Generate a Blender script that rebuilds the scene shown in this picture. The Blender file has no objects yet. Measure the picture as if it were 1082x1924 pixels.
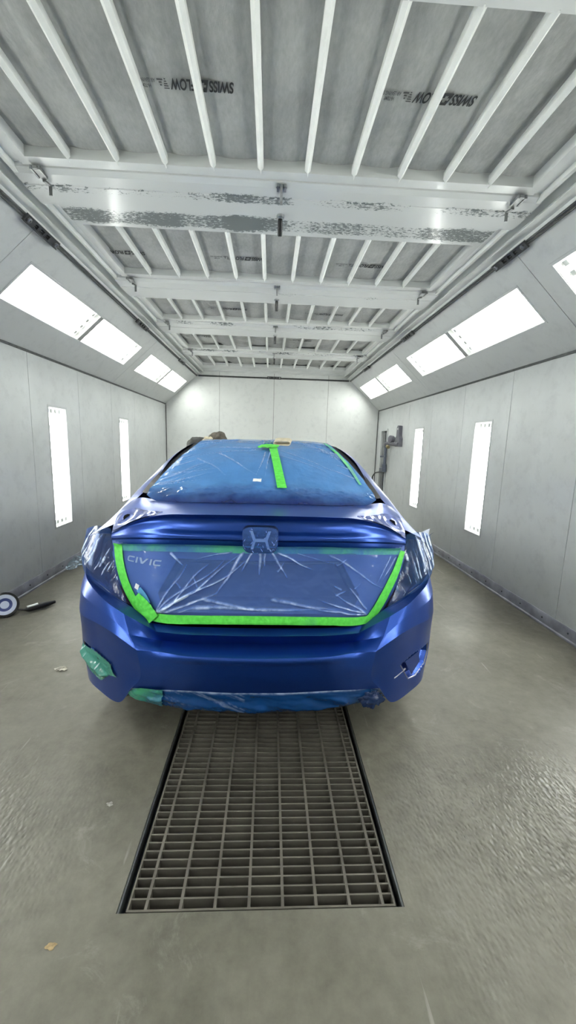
import bpy, bmesh, math, random
import numpy as np
from mathutils import Vector, Matrix, noise
from mathutils.bvhtree import BVHTree
random.seed(7)
SC = bpy.context.scene
COL = SC.collection
ORG = {}                      # object -> world origin

# ------------------------------------------------------------------ helpers
def lin(r, g, b):
    f = lambda v: (v/255/12.92) if v/255 <= .04045 else ((v/255+.055)/1.055)**2.4
    return (f(r), f(g), f(b), 1)

class MB:
    """collects geometry, in world coordinates, for ONE mesh object"""
    def __init__(s): s.v = []; s.f = []; s.m = []
    def add(s, vs, fs, mi=0):
        b = len(s.v); s.v += [tuple(map(float, p)) for p in vs]
        s.f += [tuple(b+i for i in f) for f in fs]; s.m += [mi]*len(fs)
        return s
    def box(s, lo, hi, mi=0, T=None):
        x0, y0, z0 = lo; x1, y1, z1 = hi
        vs = [(x0,y0,z0),(x1,y0,z0),(x1,y1,z0),(x0,y1,z0),(x0,y0,z1),(x1,y0,z1),(x1,y1,z1),(x0,y1,z1)]
        if T: vs = [T(*p) for p in vs]
        return s.add(vs, [(0,3,2,1),(4,5,6,7),(0,1,5,4),(1,2,6,5),(2,3,7,6),(3,0,4,7)], mi)
    def tube(s, pts, r, n=10, mi=0, caps=True):
        pts = [Vector(p) for p in pts]; k = len(pts)
        rs = r if isinstance(r, (list, tuple)) else [r]*k
        d0 = (pts[1]-pts[0]).normalized()
        up = Vector((0,0,1)) if abs(d0.z) < .9 else Vector((1,0,0))
        a = d0.cross(up).normalized(); vs = []
        for i, p in enumerate(pts):
            d = (pts[min(i+1,k-1)]-pts[max(i-1,0)]).normalized()
            a = (a-d*a.dot(d)).normalized(); b = d.cross(a)
            for j in range(n):
                t = 2*math.pi*j/n
                vs.append(p+(a*math.cos(t)+b*math.sin(t))*rs[i])
        fs = []
        for i in range(k-1):
            for j in range(n):
                fs.append((i*n+j, i*n+(j+1)%n, (i+1)*n+(j+1)%n, (i+1)*n+j))
        if caps:
            fs.append(tuple(range(n))[::-1]); fs.append(tuple((k-1)*n+j for j in range(n)))
        return s.add(vs, fs, mi)
    def prism(s, poly, T, c0, c1, mi=0):
        """extrude a 2D polygon (a,b) from depth c0 to c1 through T(a,b,c)"""
        n = len(poly)
        vs = [T(a,b,c0) for a,b in poly]+[T(a,b,c1) for a,b in poly]
        fs = [tuple(range(n))[::-1], tuple(range(n,2*n))]+[(i,(i+1)%n,n+(i+1)%n,n+i) for i in range(n)]
        return s.add(vs, fs, mi)
    def grid(s, A, mi=0, flip=False):
        R, C = A.shape[:2]
        fs = [(i*C+j, i*C+j+1, (i+1)*C+j+1, (i+1)*C+j) for i in range(R-1) for j in range(C-1)]
        if flip: fs = [f[::-1] for f in fs]
        return s.add(A.reshape(-1, 3), fs, mi)
    def lathe(s, prof, o, axis, n=24, mi=0):
        o = Vector(o); ax = Vector(axis).normalized()
        a = ax.orthogonal().normalized(); b = ax.cross(a)
        vs = []
        for r, h in prof:
            for j in range(n):
                t = 2*math.pi*j/n; vs.append(o+ax*h+(a*math.cos(t)+b*math.sin(t))*r)
        k = len(prof)
        fs = [(i*n+j, i*n+(j+1)%n, (i+1)*n+(j+1)%n, (i+1)*n+j) for i in range(k-1) for j in range(n)]
        fs += [tuple(range(n))[::-1], tuple((k-1)*n+j for j in range(n))]
        return s.add(vs, fs, mi)

def obj(name, mb, mats, parent=None, smooth=None, merge=0, normals=True, origin=None, kind=None, painted_light=None):
    if not isinstance(mats, (list, tuple)): mats = [mats]
    if parent is not None: o0 = Vector(ORG[parent.name])
    elif origin is not None: o0 = Vector(origin)
    else:
        P = np.array(mb.v); lo = P.min(0); hi = P.max(0)
        o0 = Vector(((lo[0]+hi[0])/2, (lo[1]+hi[1])/2, lo[2]))
    me = bpy.data.meshes.new(name)
    me.from_pydata([Vector(p)-o0 for p in mb.v], [], mb.f)
    me.polygons.foreach_set('material_index', mb.m)
    for m in mats: me.materials.append(m)
    if painted_light is not None:                          # per-vertex mask: painted glints on film, painted shade in the plate recess
        at = me.attributes.new('crease', 'FLOAT', 'POINT'); at.data.foreach_set('value', np.asarray(painted_light, dtype=np.float32).ravel())
    bm = bmesh.new(); bm.from_mesh(me)
    if merge: bmesh.ops.remove_doubles(bm, verts=bm.verts, dist=merge)
    if normals: bmesh.ops.recalc_face_normals(bm, faces=bm.faces)
    if smooth:
        for f in bm.faces: f.smooth = True
        for e in bm.edges:
            if len(e.link_faces) == 2 and e.calc_face_angle(0) > math.radians(smooth): e.smooth = False
    bm.to_mesh(me); bm.free()
    o = bpy.data.objects.new(name, me); COL.objects.link(o)
    if parent is not None: o.parent = parent
    else: o.location = o0
    ORG[o.name] = tuple(o0)
    if kind: o['kind'] = kind
    return o

def tag(o, label, cat, group=None, kind=None):
    o['label'] = label; o['category'] = cat
    if group: o['group'] = group
    if kind: o['kind'] = kind
    return o
def thing(name, loc, label, cat, group=None):
    o = bpy.data.objects.new(name, None); COL.objects.link(o)
    o.location = loc; o.empty_display_size = .1; ORG[o.name] = tuple(loc)
    return tag(o, label, cat, group)

def hermite(P, n, breaks=()):
    """interpolating spline along axis 0; straight break in slope at the given indices"""
    P = np.asarray(P, float); k = len(P)
    d = np.linalg.norm(np.diff(P, axis=0), axis=-1, keepdims=True)+1e-9
    s = np.diff(P, axis=0)/d
    out = []
    def tang(i, side):
        if i == 0: return s[0]
        if i == k-1: return s[-1]
        if i in breaks: return s[i] if side > 0 else s[i-1]
        return (s[i-1]*d[i]+s[i]*d[i-1])/(d[i-1]+d[i])
    for i in range(k-1):
        m0 = tang(i, 1)*d[i]; m1 = tang(i+1, -1)*d[i]
        for t in np.arange(n)/n:
            out.append((2*t**3-3*t**2+1)*P[i]+(t**3-2*t**2+t)*m0+(-2*t**3+3*t**2)*P[i+1]+(t**3-t**2)*m1)
    out.append(P[-1]); return np.array(out)
def patch(cols, nr, nc, rb=(), cb=(), mirror=False):
    """cols[c][r]=(u,y,z) -> grid [row][col]; mirror makes the symmetric whole from the half"""
    A = np.array(cols, float)                       # c, r, 3
    if mirror:
        L = A[1:][::-1].copy(); L[:, :, 0] *= -1
        n = len(A); A = np.concatenate([L, A])
        cb = [n-1+c for c in cb]+[n-1-c for c in cb]
    B = hermite(np.swapaxes(A, 0, 1), nr, rb)      # rows fine
    B = np.swapaxes(hermite(np.swapaxes(B, 0, 1), nc, cb), 0, 1)
    return B
def gnormals(A):
    du = np.gradient(A, axis=1); dv = np.gradient(A, axis=0)
    n = np.cross(du, dv); return n/(np.linalg.norm(n, axis=-1, keepdims=True)+1e-12)
def nz(x, y, z=0.): return noise.noise(Vector((x, y, z)))
def fbm(x, y, z=0.): return noise.fractal(Vector((x, y, z)), 1.0, 2.0, 4)

# ------------------------------------------------------------------ materials
def newmat(name):
    m = bpy.data.materials.new(name); m.use_nodes = True
    nt = m.node_tree; b = nt.nodes['Principled BSDF']
    return m, nt, b
def N(nt, t, **kw):
    n = nt.nodes.new(t)
    for k, v in kw.items():
        if k in n.inputs: n.inputs[k].default_value = v
        else: setattr(n, k, v)
    return n
def objco(nt, scale=(1,1,1)):
    tc = N(nt, 'ShaderNodeTexCoord'); mp = N(nt, 'ShaderNodeMapping'); mp.inputs['Scale'].default_value = scale
    nt.links.new(tc.outputs['Object'], mp.inputs['Vector']); return mp.outputs['Vector']
def ramp(nt, fac, stops):
    r = N(nt, 'ShaderNodeValToRGB'); e = r.color_ramp.elements
    while len(e) < len(stops): e.new(.5)
    for el, (p, c) in zip(e, stops):
        el.position = p; el.color = c if len(c) == 4 else (*c, 1)
    nt.links.new(fac, r.inputs['Fac']); return r.outputs['Color']
def noisetex(nt, vec, scale, detail=4, rough=.55):
    n = N(nt, 'ShaderNodeTexNoise', Scale=scale, Detail=detail, Roughness=rough)
    nt.links.new(vec, n.inputs['Vector']); return n.outputs['Fac']
def bump(nt, b, h, strength, dist):
    bp = N(nt, 'ShaderNodeBump', Strength=strength, Distance=dist)
    nt.links.new(h, bp.inputs['Height']); nt.links.new(bp.outputs['Normal'], b.inputs['Normal']); return bp
def simple(name, col, rough=.5, metal=0., coat=0., var=0., vscale=6, bmp=0., bscale=80, spec=.5, coatr=.08):
    m, nt, b = newmat(name)
    b.inputs['Base Color'].default_value = col; b.inputs['Roughness'].default_value = rough
    b.inputs['Metallic'].default_value = metal; b.inputs['Coat Weight'].default_value = coat
    b.inputs['Coat Roughness'].default_value = coatr; b.inputs['Specular IOR Level'].default_value = spec
    if var or bmp: v = objco(nt)
    if var:
        lo = tuple(c*(1-var) for c in col[:3]); hi = tuple(min(1, c*(1+var)) for c in col[:3])
        nt.links.new(ramp(nt, noisetex(nt, v, vscale), [(.3, lo), (.7, hi)]), b.inputs['Base Color'])
    if bmp: bump(nt, b, noisetex(nt, v, bscale, 3), bmp, .002)
    return m
def emissive(name, col, strength):
    m, nt, b = newmat(name)
    b.inputs['Base Color'].default_value = (.8,.8,.8,1)
    b.inputs['Emission Color'].default_value = col; b.inputs['Emission Strength'].default_value = strength
    return m
def schlick(nt, f0=.04):
    lw = N(nt, 'ShaderNodeLayerWeight', Blend=.5)
    p = N(nt, 'ShaderNodeMath', operation='POWER'); p.inputs[1].default_value = 5; nt.links.new(lw.outputs['Facing'], p.inputs[0])
    q = N(nt, 'ShaderNodeMath', operation='MULTIPLY_ADD'); q.inputs[1].default_value = 1-f0; q.inputs[2].default_value = f0
    nt.links.new(p.outputs[0], q.inputs[0]); return q
def film(name, tint, haze, hazecol, rough=.12, bscale=(1,1,1), bstr=.35, spec=.6, nscale=9, detail=3, streaks=(), edge=None):
    """thin plastic sheet: tinted see-through plus a hazy, glossy surface with glints painted pale along its creases;
    streaks = (tilt in degrees, axis, fine scale, long scale, threshold, strength)"""
    m, nt, b = newmat(name)
    b.inputs['Roughness'].default_value = rough; b.inputs['Specular IOR Level'].default_value = spec
    tc = N(nt, 'ShaderNodeTexCoord')
    v = objco(nt, bscale)
    bump(nt, b, noisetex(nt, v, nscale, detail, .6), bstr, .02)
    tr = N(nt, 'ShaderNodeBsdfTransparent'); tr.inputs['Color'].default_value = tint
    mx = N(nt, 'ShaderNodeMixShader'); out = nt.nodes['Material Output']
    n2 = noisetex(nt, objco(nt), 7, 4)
    mm = N(nt, 'ShaderNodeMath', operation='MULTIPLY_ADD'); mm.inputs[1].default_value = haze*.6; mm.inputs[2].default_value = haze*.7
    nt.links.new(n2, mm.inputs[0])
    fac = N(nt, 'ShaderNodeMath', operation='ADD', use_clamp=True); nt.links.new(schlick(nt).outputs[0], fac.inputs[0]); nt.links.new(mm.outputs[0], fac.inputs[1])
    fac = fac.outputs[0]
    col = N(nt, 'ShaderNodeRGB'); col.outputs[0].default_value = hazecol; col = col.outputs[0]
    if edge:                                        # heavier paint overspray close to the masked edge (object y below e0)
        e0, e1, ecol = edge
        sx = N(nt, 'ShaderNodeSeparateXYZ'); nt.links.new(tc.outputs['Object'], sx.inputs[0])
        nn = N(nt, 'ShaderNodeMath', operation='MULTIPLY_ADD'); nn.inputs[1].default_value = .12; nt.links.new(n2, nn.inputs[0]); nt.links.new(sx.outputs[1], nn.inputs[2])
        mr = N(nt, 'ShaderNodeMapRange'); mr.inputs[1].default_value = e0+.06; mr.inputs[2].default_value = e1+.06; nt.links.new(nn.outputs[0], mr.inputs[0])
        c2 = N(nt, 'ShaderNodeMixRGB'); c2.inputs[1].default_value = ecol; nt.links.new(mr.outputs[0], c2.inputs['Fac']); nt.links.new(col, c2.inputs[2]); col = c2.outputs[0]
    at = N(nt, 'ShaderNodeAttribute', attribute_name='crease')
    brk = N(nt, 'ShaderNodeMapRange'); brk.inputs[1].default_value = .30; brk.inputs[2].default_value = .62; brk.inputs[3].default_value = .25; nt.links.new(noisetex(nt, objco(nt), 34, 3), brk.inputs[0])
    wh = N(nt, 'ShaderNodeMath', operation='MULTIPLY', use_clamp=True); nt.links.new(at.outputs['Fac'], wh.inputs[0]); nt.links.new(brk.outputs[0], wh.inputs[1])
    ad = N(nt, 'ShaderNodeMath', operation='MULTIPLY_ADD', use_clamp=True); ad.inputs[1].default_value = .8; nt.links.new(wh.outputs[0], ad.inputs[0]); nt.links.new(fac, ad.inputs[2]); fac = ad.outputs[0]
    c4 = N(nt, 'ShaderNodeMixRGB'); c4.inputs[2].default_value = (.62,.74,.90,1); nt.links.new(wh.outputs[0], c4.inputs['Fac']); nt.links.new(col, c4.inputs[1]); col = c4.outputs[0]  # glints put into the film colour and opacity through the mask
    for k, (ang, axis, sf, sl, th, amt) in enumerate(streaks):  # streaks tint pale glints into the film colour
        mp = N(nt, 'ShaderNodeMapping'); mp.inputs['Rotation'].default_value = tuple(math.radians(ang) if a == axis else 0 for a in 'XYZ')
        nt.links.new(tc.outputs['Object'], mp.inputs['Vector'])
        m2 = N(nt, 'ShaderNodeMapping'); m2.inputs['Scale'].default_value = (sf, sl if axis == 'Z' else .01, sl if axis == 'Y' else .01); m2.inputs['Location'].default_value = (k*3.7, k*1.3, 0)
        nt.links.new(mp.outputs[0], m2.inputs['Vector'])
        n = N(nt, 'ShaderNodeTexNoise', Scale=1.0, Detail=2.5, Roughness=.6, Distortion=.25); nt.links.new(m2.outputs[0], n.inputs['Vector'])
        r = N(nt, 'ShaderNodeMapRange'); r.inputs[1].default_value = th; r.inputs[2].default_value = th+.07; r.inputs[4].default_value = amt; nt.links.new(n.outputs['Fac'], r.inputs[0])
        ad = N(nt, 'ShaderNodeMath', operation='ADD', use_clamp=True); nt.links.new(fac, ad.inputs[0]); nt.links.new(r.outputs[0], ad.inputs[1]); fac = ad.outputs[0]
        c3 = N(nt, 'ShaderNodeMixRGB'); c3.inputs[2].default_value = (.72,.80,.92,1); nt.links.new(r.outputs[0], c3.inputs['Fac']); nt.links.new(col, c3.inputs[1]); col = c3.outputs[0]
    nt.links.new(col, b.inputs['Base Color'])
    nt.links.new(fac, mx.inputs[0])
    nt.links.new(tr.outputs[0], mx.inputs[1]); nt.links.new(b.outputs[0], mx.inputs[2])
    nt.links.new(mx.outputs[0], out.inputs['Surface'])
    return m

def m_wall(name, base, grime):
    m, nt, b = newmat(name); v = objco(nt)
    big = noisetex(nt, v, .9, 5, .6); fine = noisetex(nt, v, 9, 6, .7)
    c1 = ramp(nt, big, [(.32, tuple(c*(1-grime) for c in base)), (.68, base)])
    sp = ramp(nt, fine, [(.30, (.86,.86,.87)), (.5, (1,1,1))])
    mx = N(nt, 'ShaderNodeMixRGB', blend_type='MULTIPLY'); mx.inputs['Fac'].default_value = .8
    nt.links.new(c1, mx.inputs[1]); nt.links.new(sp, mx.inputs[2]); nt.links.new(mx.outputs[0], b.inputs['Base Color'])
    b.inputs['Roughness'].default_value = .42
    b.inputs['Coat Weight'].default_value = .25; b.inputs['Coat Roughness'].default_value = .12
    bump(nt, b, noisetex(nt, v, 140, 2), .06, .002)
    return m
M = {}
M['wall'] = m_wall('wall_white_paint', (.66,.685,.685), .17)
M['wallback'] = m_wall('back_wall_white_paint', (.68,.70,.685), .07)
M['wallfront'] = m_wall('front_door_paint', (.66,.68,.68), .08)
M['slope'] = m_wall('slope_white_paint', (.57,.59,.59), .06)
M['gap'] = simple('seam_dark', (.035,.035,.035,1), .9)
M['white'] = simple('white_enamel', (.66,.68,.675,1), .28, coat=.3, var=.06, vscale=3)
M['rib'] = simple('white_rib_paint', (.74,.76,.74,1), .45, var=.06, vscale=8)
M['steel'] = simple('galvanised_steel', (.33,.34,.34,1), .38, .85, var=.3, vscale=14)
M['darksteel'] = simple('dark_steel', (.09,.095,.095,1), .42, .6, var=.3, vscale=20)
M['black'] = simple('black_rubber', (.012,.012,.013,1), .55, bmp=.2)
M['blackgloss'] = simple('black_gloss', (.008,.008,.01,1), .15)
M['reflector'] = simple('lamp_reflector', (.86,.87,.86,1), .35)
M['tube'] = emissive('fluorescent_tube_glow', (1.0, 1.0, .97, 1), 9.0)
M['holder'] = simple('lamp_holder_plastic', (.40,.42,.42,1), .5)
M['divider'] = simple('divider_grey', (.30,.31,.30,1), .5)
M['brass'] = simple('brass', (.42,.36,.20,1), .35, .8, var=.2)
M['greygear'] = simple('dusty_dark_grey', (.13,.13,.155,1), .6, var=.2, vscale=20)
M['hose'] = simple('blue_grey_hose', (.13,.15,.20,1), .5)
M['chrome'] = simple('brushed_silver', (.9,.92,.92,1), .3, .1)

def m_glass():
    m, nt, b = newmat('lamp_glass'); out = nt.nodes['Material Output']
    tr = N(nt, 'ShaderNodeBsdfTransparent'); tr.inputs['Color'].default_value = (.97,.98,.97,1)
    gl = N(nt, 'ShaderNodeBsdfGlossy', Roughness=.03); gl.inputs['Color'].default_value = (1,1,1,1)
    fr = schlick(nt); mx = N(nt, 'ShaderNodeMixShader')
    nt.links.new(fr.outputs[0], mx.inputs[0]); nt.links.new(tr.outputs[0], mx.inputs[1]); nt.links.new(gl.outputs[0], mx.inputs[2])
    nt.links.new(mx.outputs[0], out.inputs['Surface']); return m
M['glass'] = m_glass()

def m_peel(name, bands, base=(.62,.64,.635), dark=(.15,.17,.17)):
    """white enamel with primer showing through where the paint has flaked: bands=(y centre, half width, amount) in world y"""
    m, nt, b = newmat(name)
    geo = N(nt, 'ShaderNodeNewGeometry'); sx = N(nt, 'ShaderNodeSeparateXYZ')
    nt.links.new(geo.outputs['Position'], sx.inputs[0])
    mp = N(nt, 'ShaderNodeMapping'); mp.inputs['Scale'].default_value = (1, 1.8, 1)
    nt.links.new(geo.outputs['Position'], mp.inputs['Vector'])
    f1 = noisetex(nt, mp.outputs[0], 38, 8, .72)
    mp2 = N(nt, 'ShaderNodeMapping'); mp2.inputs['Scale'].default_value = (1, .3, 1)
    nt.links.new(geo.outputs['Position'], mp2.inputs['Vector'])
    f2 = noisetex(nt, mp2.outputs[0], 2.6, 3, .5)
    tot = None
    for yc, hw, amt in bands:
        d = N(nt, 'ShaderNodeMath', operation='SUBTRACT'); d.inputs[1].default_value = yc; nt.links.new(sx.outputs[1], d.inputs[0])
        a = N(nt, 'ShaderNodeMath', operation='ABSOLUTE'); nt.links.new(d.outputs[0], a.inputs[0])
        r = N(nt, 'ShaderNodeMapRange'); r.inputs[1].default_value = hw*1.3; r.inputs[2].default_value = hw*.55
        r.inputs[3].default_value = 0; r.inputs[4].default_value = amt
        nt.links.new(a.outputs[0], r.inputs[0])
        if tot is None: tot = r.outputs[0]
        else:
            mxx = N(nt, 'ShaderNodeMath', operation='MAXIMUM'); nt.links.new(tot, mxx.inputs[0]); nt.links.new(r.outputs[0], mxx.inputs[1]); tot = mxx.outputs[0]
    if tot is not None:
        s1 = N(nt, 'ShaderNodeMath', operation='MULTIPLY_ADD'); s1.inputs[1].default_value = .9; s1.inputs[2].default_value = -.45
        nt.links.new(f2, s1.inputs[0])
        s2 = N(nt, 'ShaderNodeMath', operation='ADD'); nt.links.new(s1.outputs[0], s2.inputs[0]); nt.links.new(f1, s2.inputs[1])
        s3 = N(nt, 'ShaderNodeMath', operation='ADD'); nt.links.new(s2.outputs[0], s3.inputs[0]); nt.links.new(tot, s3.inputs[1])
        nt.links.new(ramp(nt, s3.outputs[0], [(.885, base), (.925, dark)]), b.inputs['Base Color'])
        rr = N(nt, 'ShaderNodeMapRange'); rr.inputs[1].default_value = .885; rr.inputs[2].default_value = .925
        rr.inputs[3].default_value = .22; rr.inputs[4].default_value = .6
        nt.links.new(s3.outputs[0], rr.inputs[0]); nt.links.new(rr.outputs[0], b.inputs['Roughness'])
    else:
        b.inputs['Base Color'].default_value = (*base, 1); b.inputs['Roughness'].default_value = .25
    b.inputs['Coat Weight'].default_value = .2; b.inputs['Coat Roughness'].default_value = .1
    return m

def m_blanket():
    m, nt, b = newmat('filter_fleece'); v = objco(nt)
    a = noisetex(nt, v, 2.2, 5, .6); s = noisetex(nt, objco(nt, (1, .35, 1)), 60, 4, .7)
    mx = N(nt, 'ShaderNodeMath', operation='MULTIPLY_ADD'); mx.inputs[1].default_value = .55
    nt.links.new(s, mx.inputs[0]); nt.links.new(a, mx.inputs[2])
    nt.links.new(ramp(nt, mx.outputs[0], [(.5, (.30,.31,.30)), (1.05, (.52,.53,.515))]), b.inputs['Base Color'])
    b.inputs['Roughness'].default_value = .85
    bump(nt, b, s, .25, .004); return m
M['blanket'] = m_blanket()
M['ink'] = simple('printing_ink', (.028,.03,.03,1), .7, var=.5, vscale=60)
M['inkfaint'] = simple('faded_printing_ink', (.09,.093,.092,1), .7)

def m_floor():
    m, nt, b = newmat('sealed_concrete'); v = objco(nt)
    a = noisetex(nt, v, 1.1, 6, .6); s = noisetex(nt, v, 16, 6, .7); st = noisetex(nt, objco(nt, (1, .45, 1)), 4.5, 5, .65)
    m1 = N(nt, 'ShaderNodeMath', operation='MULTIPLY_ADD'); m1.inputs[1].default_value = .5; nt.links.new(s, m1.inputs[0]); nt.links.new(a, m1.inputs[2])
    c = ramp(nt, m1.outputs[0], [(.48, (.064,.060,.044)), (.72, (.124,.118,.092)), (1.0, (.184,.177,.142))])
    # pale scuffs and drag marks
    sc = N(nt, 'ShaderNodeTexNoise', Scale=3.2, Detail=7, Roughness=.75, Distortion=1.6); nt.links.new(v, sc.inputs['Vector'])
    scr = ramp(nt, sc.outputs['Fac'], [(.58, (0,0,0)), (.74, (.45,.45,.45))])
    mx = N(nt, 'ShaderNodeMixRGB', blend_type='MIX'); mx.inputs[2].default_value = (.30,.295,.265,1)
    nt.links.new(scr, mx.inputs['Fac']); nt.links.new(c, mx.inputs[1])
    # fine drag scratches
    wv = N(nt, 'ShaderNodeTexNoise', Scale=1, Detail=3, Distortion=.5); nt.links.new(objco(nt, (30, 2.2, 1)), wv.inputs['Vector'])
    m4 = N(nt, 'ShaderNodeMixRGB', blend_type='MIX'); m4.inputs[2].default_value = (.36,.355,.33,1)
    nt.links.new(ramp(nt, wv.outputs['Fac'], [(.70, (0,0,0)), (.76, (.4,.4,.4))]), m4.inputs['Fac']); nt.links.new(mx.outputs[0], m4.inputs[1])
    nt.links.new(m4.outputs[0], b.inputs['Base Color'])
    # thick orange-peel sealer laid down in two patches near the entrance
    geo = N(nt, 'ShaderNodeTexCoord'); patch_ = None
    for (cx, cy, r) in ((1.10, 1.10, .58), (-1.05, 1.20, .34)):
        d = N(nt, 'ShaderNodeVectorMath', operation='DISTANCE'); d.inputs[1].default_value = (cx, cy, 0); nt.links.new(geo.outputs['Object'], d.inputs[0])
        e = N(nt, 'ShaderNodeMath', operation='MULTIPLY_ADD'); e.inputs[1].default_value = .9; nt.links.new(a, e.inputs[0]); nt.links.new(d.outputs['Value'], e.inputs[2])
        k = N(nt, 'ShaderNodeMapRange'); k.inputs[1].default_value = r+.62; k.inputs[2].default_value = r+.18; nt.links.new(e.outputs[0], k.inputs[0])
        if patch_ is None: patch_ = k.outputs[0]
        else:
            mm = N(nt, 'ShaderNodeMath', operation='MAXIMUM'); nt.links.new(patch_, mm.inputs[0]); nt.links.new(k.outputs[0], mm.inputs[1]); patch_ = mm.outputs[0]
    ro = N(nt, 'ShaderNodeMapRange'); ro.inputs[3].default_value = .50; ro.inputs[4].default_value = .33; nt.links.new(patch_, ro.inputs[0])
    r2 = N(nt, 'ShaderNodeMath', operation='MULTIPLY_ADD'); r2.inputs[1].default_value = .35; r2.inputs[2].default_value = -.17; nt.links.new(st, r2.inputs[0])
    r3 = N(nt, 'ShaderNodeMath', operation='ADD'); nt.links.new(ro.outputs[0], r3.inputs[0]); nt.links.new(r2.outputs[0], r3.inputs[1]); nt.links.new(r3.outputs[0], b.inputs['Roughness'])
    b.inputs['Specular IOR Level'].default_value = .45
    pv = N(nt, 'ShaderNodeTexVoronoi', Scale=88, feature='SMOOTH_F1'); nt.links.new(objco(nt, (1, .6, 1)), pv.inputs['Vector'])
    pk = N(nt, 'ShaderNodeMath', operation='MULTIPLY_ADD'); pk.inputs[1].default_value = 1.0; pk.inputs[2].default_value = .06; nt.links.new(patch_, pk.inputs[0])
    mu = N(nt, 'ShaderNodeMath', operation='MULTIPLY'); nt.links.new(pv.outputs['Distance'], mu.inputs[0]); nt.links.new(pk.outputs[0], mu.inputs[1])
    ad = N(nt, 'ShaderNodeMath', operation='MULTIPLY_ADD'); ad.inputs[1].default_value = .18; nt.links.new(s, ad.inputs[0]); nt.links.new(mu.outputs[0], ad.inputs[2])
    bump(nt, b, ad.outputs[0], .46, .008)
    return m
M['floor'] = m_floor()
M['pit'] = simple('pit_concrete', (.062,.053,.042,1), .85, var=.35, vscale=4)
M['grate'] = simple('grate_steel', (.112,.102,.084,1), .6, .15, var=.25, vscale=10, bmp=.1, bscale=60)

def m_paint():
    m, nt, b = newmat('blue_basecoat'); v = objco(nt)
    fl = N(nt, 'ShaderNodeTexNoise', Scale=900, Detail=1); nt.links.new(v, fl.inputs['Vector'])
    nt.links.new(ramp(nt, fl.outputs['Fac'], [(.35, (.008,.050,.30)), (.65, (.014,.072,.38))]), b.inputs['Base Color'])
    b.inputs['Metallic'].default_value = .70; b.inputs['Roughness'].default_value = .29
    b.inputs['Specular IOR Level'].default_value = .4
    b.inputs['Coat Weight'].default_value = .34; b.inputs['Coat Roughness'].default_value = .22; b.inputs['Coat IOR'].default_value = 1.55
    return m
M['paint'] = m_paint()
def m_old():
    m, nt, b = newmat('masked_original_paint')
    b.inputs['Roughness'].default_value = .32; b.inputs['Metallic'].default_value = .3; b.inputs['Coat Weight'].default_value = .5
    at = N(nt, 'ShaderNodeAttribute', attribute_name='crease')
    nt.links.new(ramp(nt, at.outputs['Fac'], [(.40, (.10,.17,.50)), (.60, (.050,.068,.19))]), b.inputs['Base Color']); return m  # masked original paint; plate recess toned darker, its shade put into the colour
M['oldpaint'] = m_old()
M['pocketpaint'] = simple('glossy_undercoat_blue', (.13,.17,.44,1), .18, .35, coat=.5, coatr=.05, var=.25, vscale=12)
M['primerlight'] = simple('pale_metallic_overspray', (.30,.31,.36,1), .36, .6, var=.1, vscale=4)  # pale edge tone for the pocket and seam lips
M['darkblue'] = simple('shadowed_blue_plastic', (.01,.016,.05,1), .4)  # plain dark blue of the emblem housing and ring
M['carglass'] = simple('car_glass', (.01,.013,.02,1), .05)
M['trimblack'] = simple('satin_black_trim', (.012,.013,.016,1), .4)
M['lampdark'] = simple('smoked_lamp_lens', (.028,.012,.02,1), .1)
M['tyre'] = simple('tyre_rubber', (.012,.012,.012,1), .7, bmp=.3)
M['rim'] = simple('wheel_silver', (.45,.46,.47,1), .3, .8)
M['underbody'] = simple('underbody_black', (.008,.008,.009,1), .95, spec=.1)
M['film_window'] = film('blue_sprayed_film', (.30,.50,.80,1), .84, lin(76,134,198), .18, (1.6,1,1), .25, .6, 9, 3, (), (-.60,-.42,lin(20,38,104)))
M['film_trunk'] = film('clear_blue_film', (.90,.94,1,1), .38, lin(96,136,218), .10, (1,1,1), .45, .8, 6, 3)
M['film_left_lamp'] = film('clear_crinkled_film', (.66,.74,.92,1), .22, lin(60,95,165), .06, (1,1,1), .2, 1.0, 12, 3)
M['film_right_lamp'] = film('clear_creased_film', (.66,.74,.92,1), .22, lin(50,100,165), .06, (1,1,1), .2, 1.0, 12, 3)
M['film_valance'] = film('blue_wrap_film', (.30,.52,.75,1), .66, lin(26,78,145), .14, (1,3,1), .35, .7, 9, 3)
M['film_green'] = film('green_blue_film', (.25,.6,.55,1), .86, lin(66,138,124), .16, (1,1,1), .6, .8, 14, 3, [(-40,'Y',60,9,.62,.4)])
M['film_badge'] = film('blue_badge_film', (.62,.74,.98,1), .40, lin(66,112,200), .08, (1,1,1), .8, .8, 22, 3, [(30,'Y',120,25,.64,.6), (-35,'Y',120,25,.64,.6)])
M['film_scrap'] = film('crumpled_film', (.8,.85,.9,1), .35, lin(150,175,190), .1, (1,1,1), 1, 1, 20, 3, [(20,'Z',40,12,.55,.6)])

def m_tape(name, spray, spraycol=(.03,.10,.22)):
    m, nt, b = newmat(name); v = objco(nt)
    n = noisetex(nt, v, 7, 5, .65); f = noisetex(nt, v, 55, 3)
    g = ramp(nt, f, [(.3, lin(86,208,70)), (.7, lin(108,232,92))])
    mx = N(nt, 'ShaderNodeMixRGB')
    nt.links.new(ramp(nt, n, [(max(0,.62-spray), (0,0,0)), (min(1,1.0-spray*.75), (1,1,1))]), mx.inputs['Fac'])
    nt.links.new(g, mx.inputs[1]); mx.inputs[2].default_value = (*spraycol, 1)
    nt.links.new(mx.outputs[0], b.inputs['Base Color']); b.inputs['Roughness'].default_value = .5
    bump(nt, b, noisetex(nt, v, 30, 4), .5, .006); return m
M['tape'] = m_tape('green_masking_tape', .02)
M['tape_sprayed'] = m_tape('green_tape_sprayed_blue', .52, (.05,.19,.44))
M['tape_half'] = m_tape('green_tape_lightly_sprayed', .34, (.05,.20,.36))
M['tape_teal'] = m_tape('teal_tape', .6, (.03,.16,.22))
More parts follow.
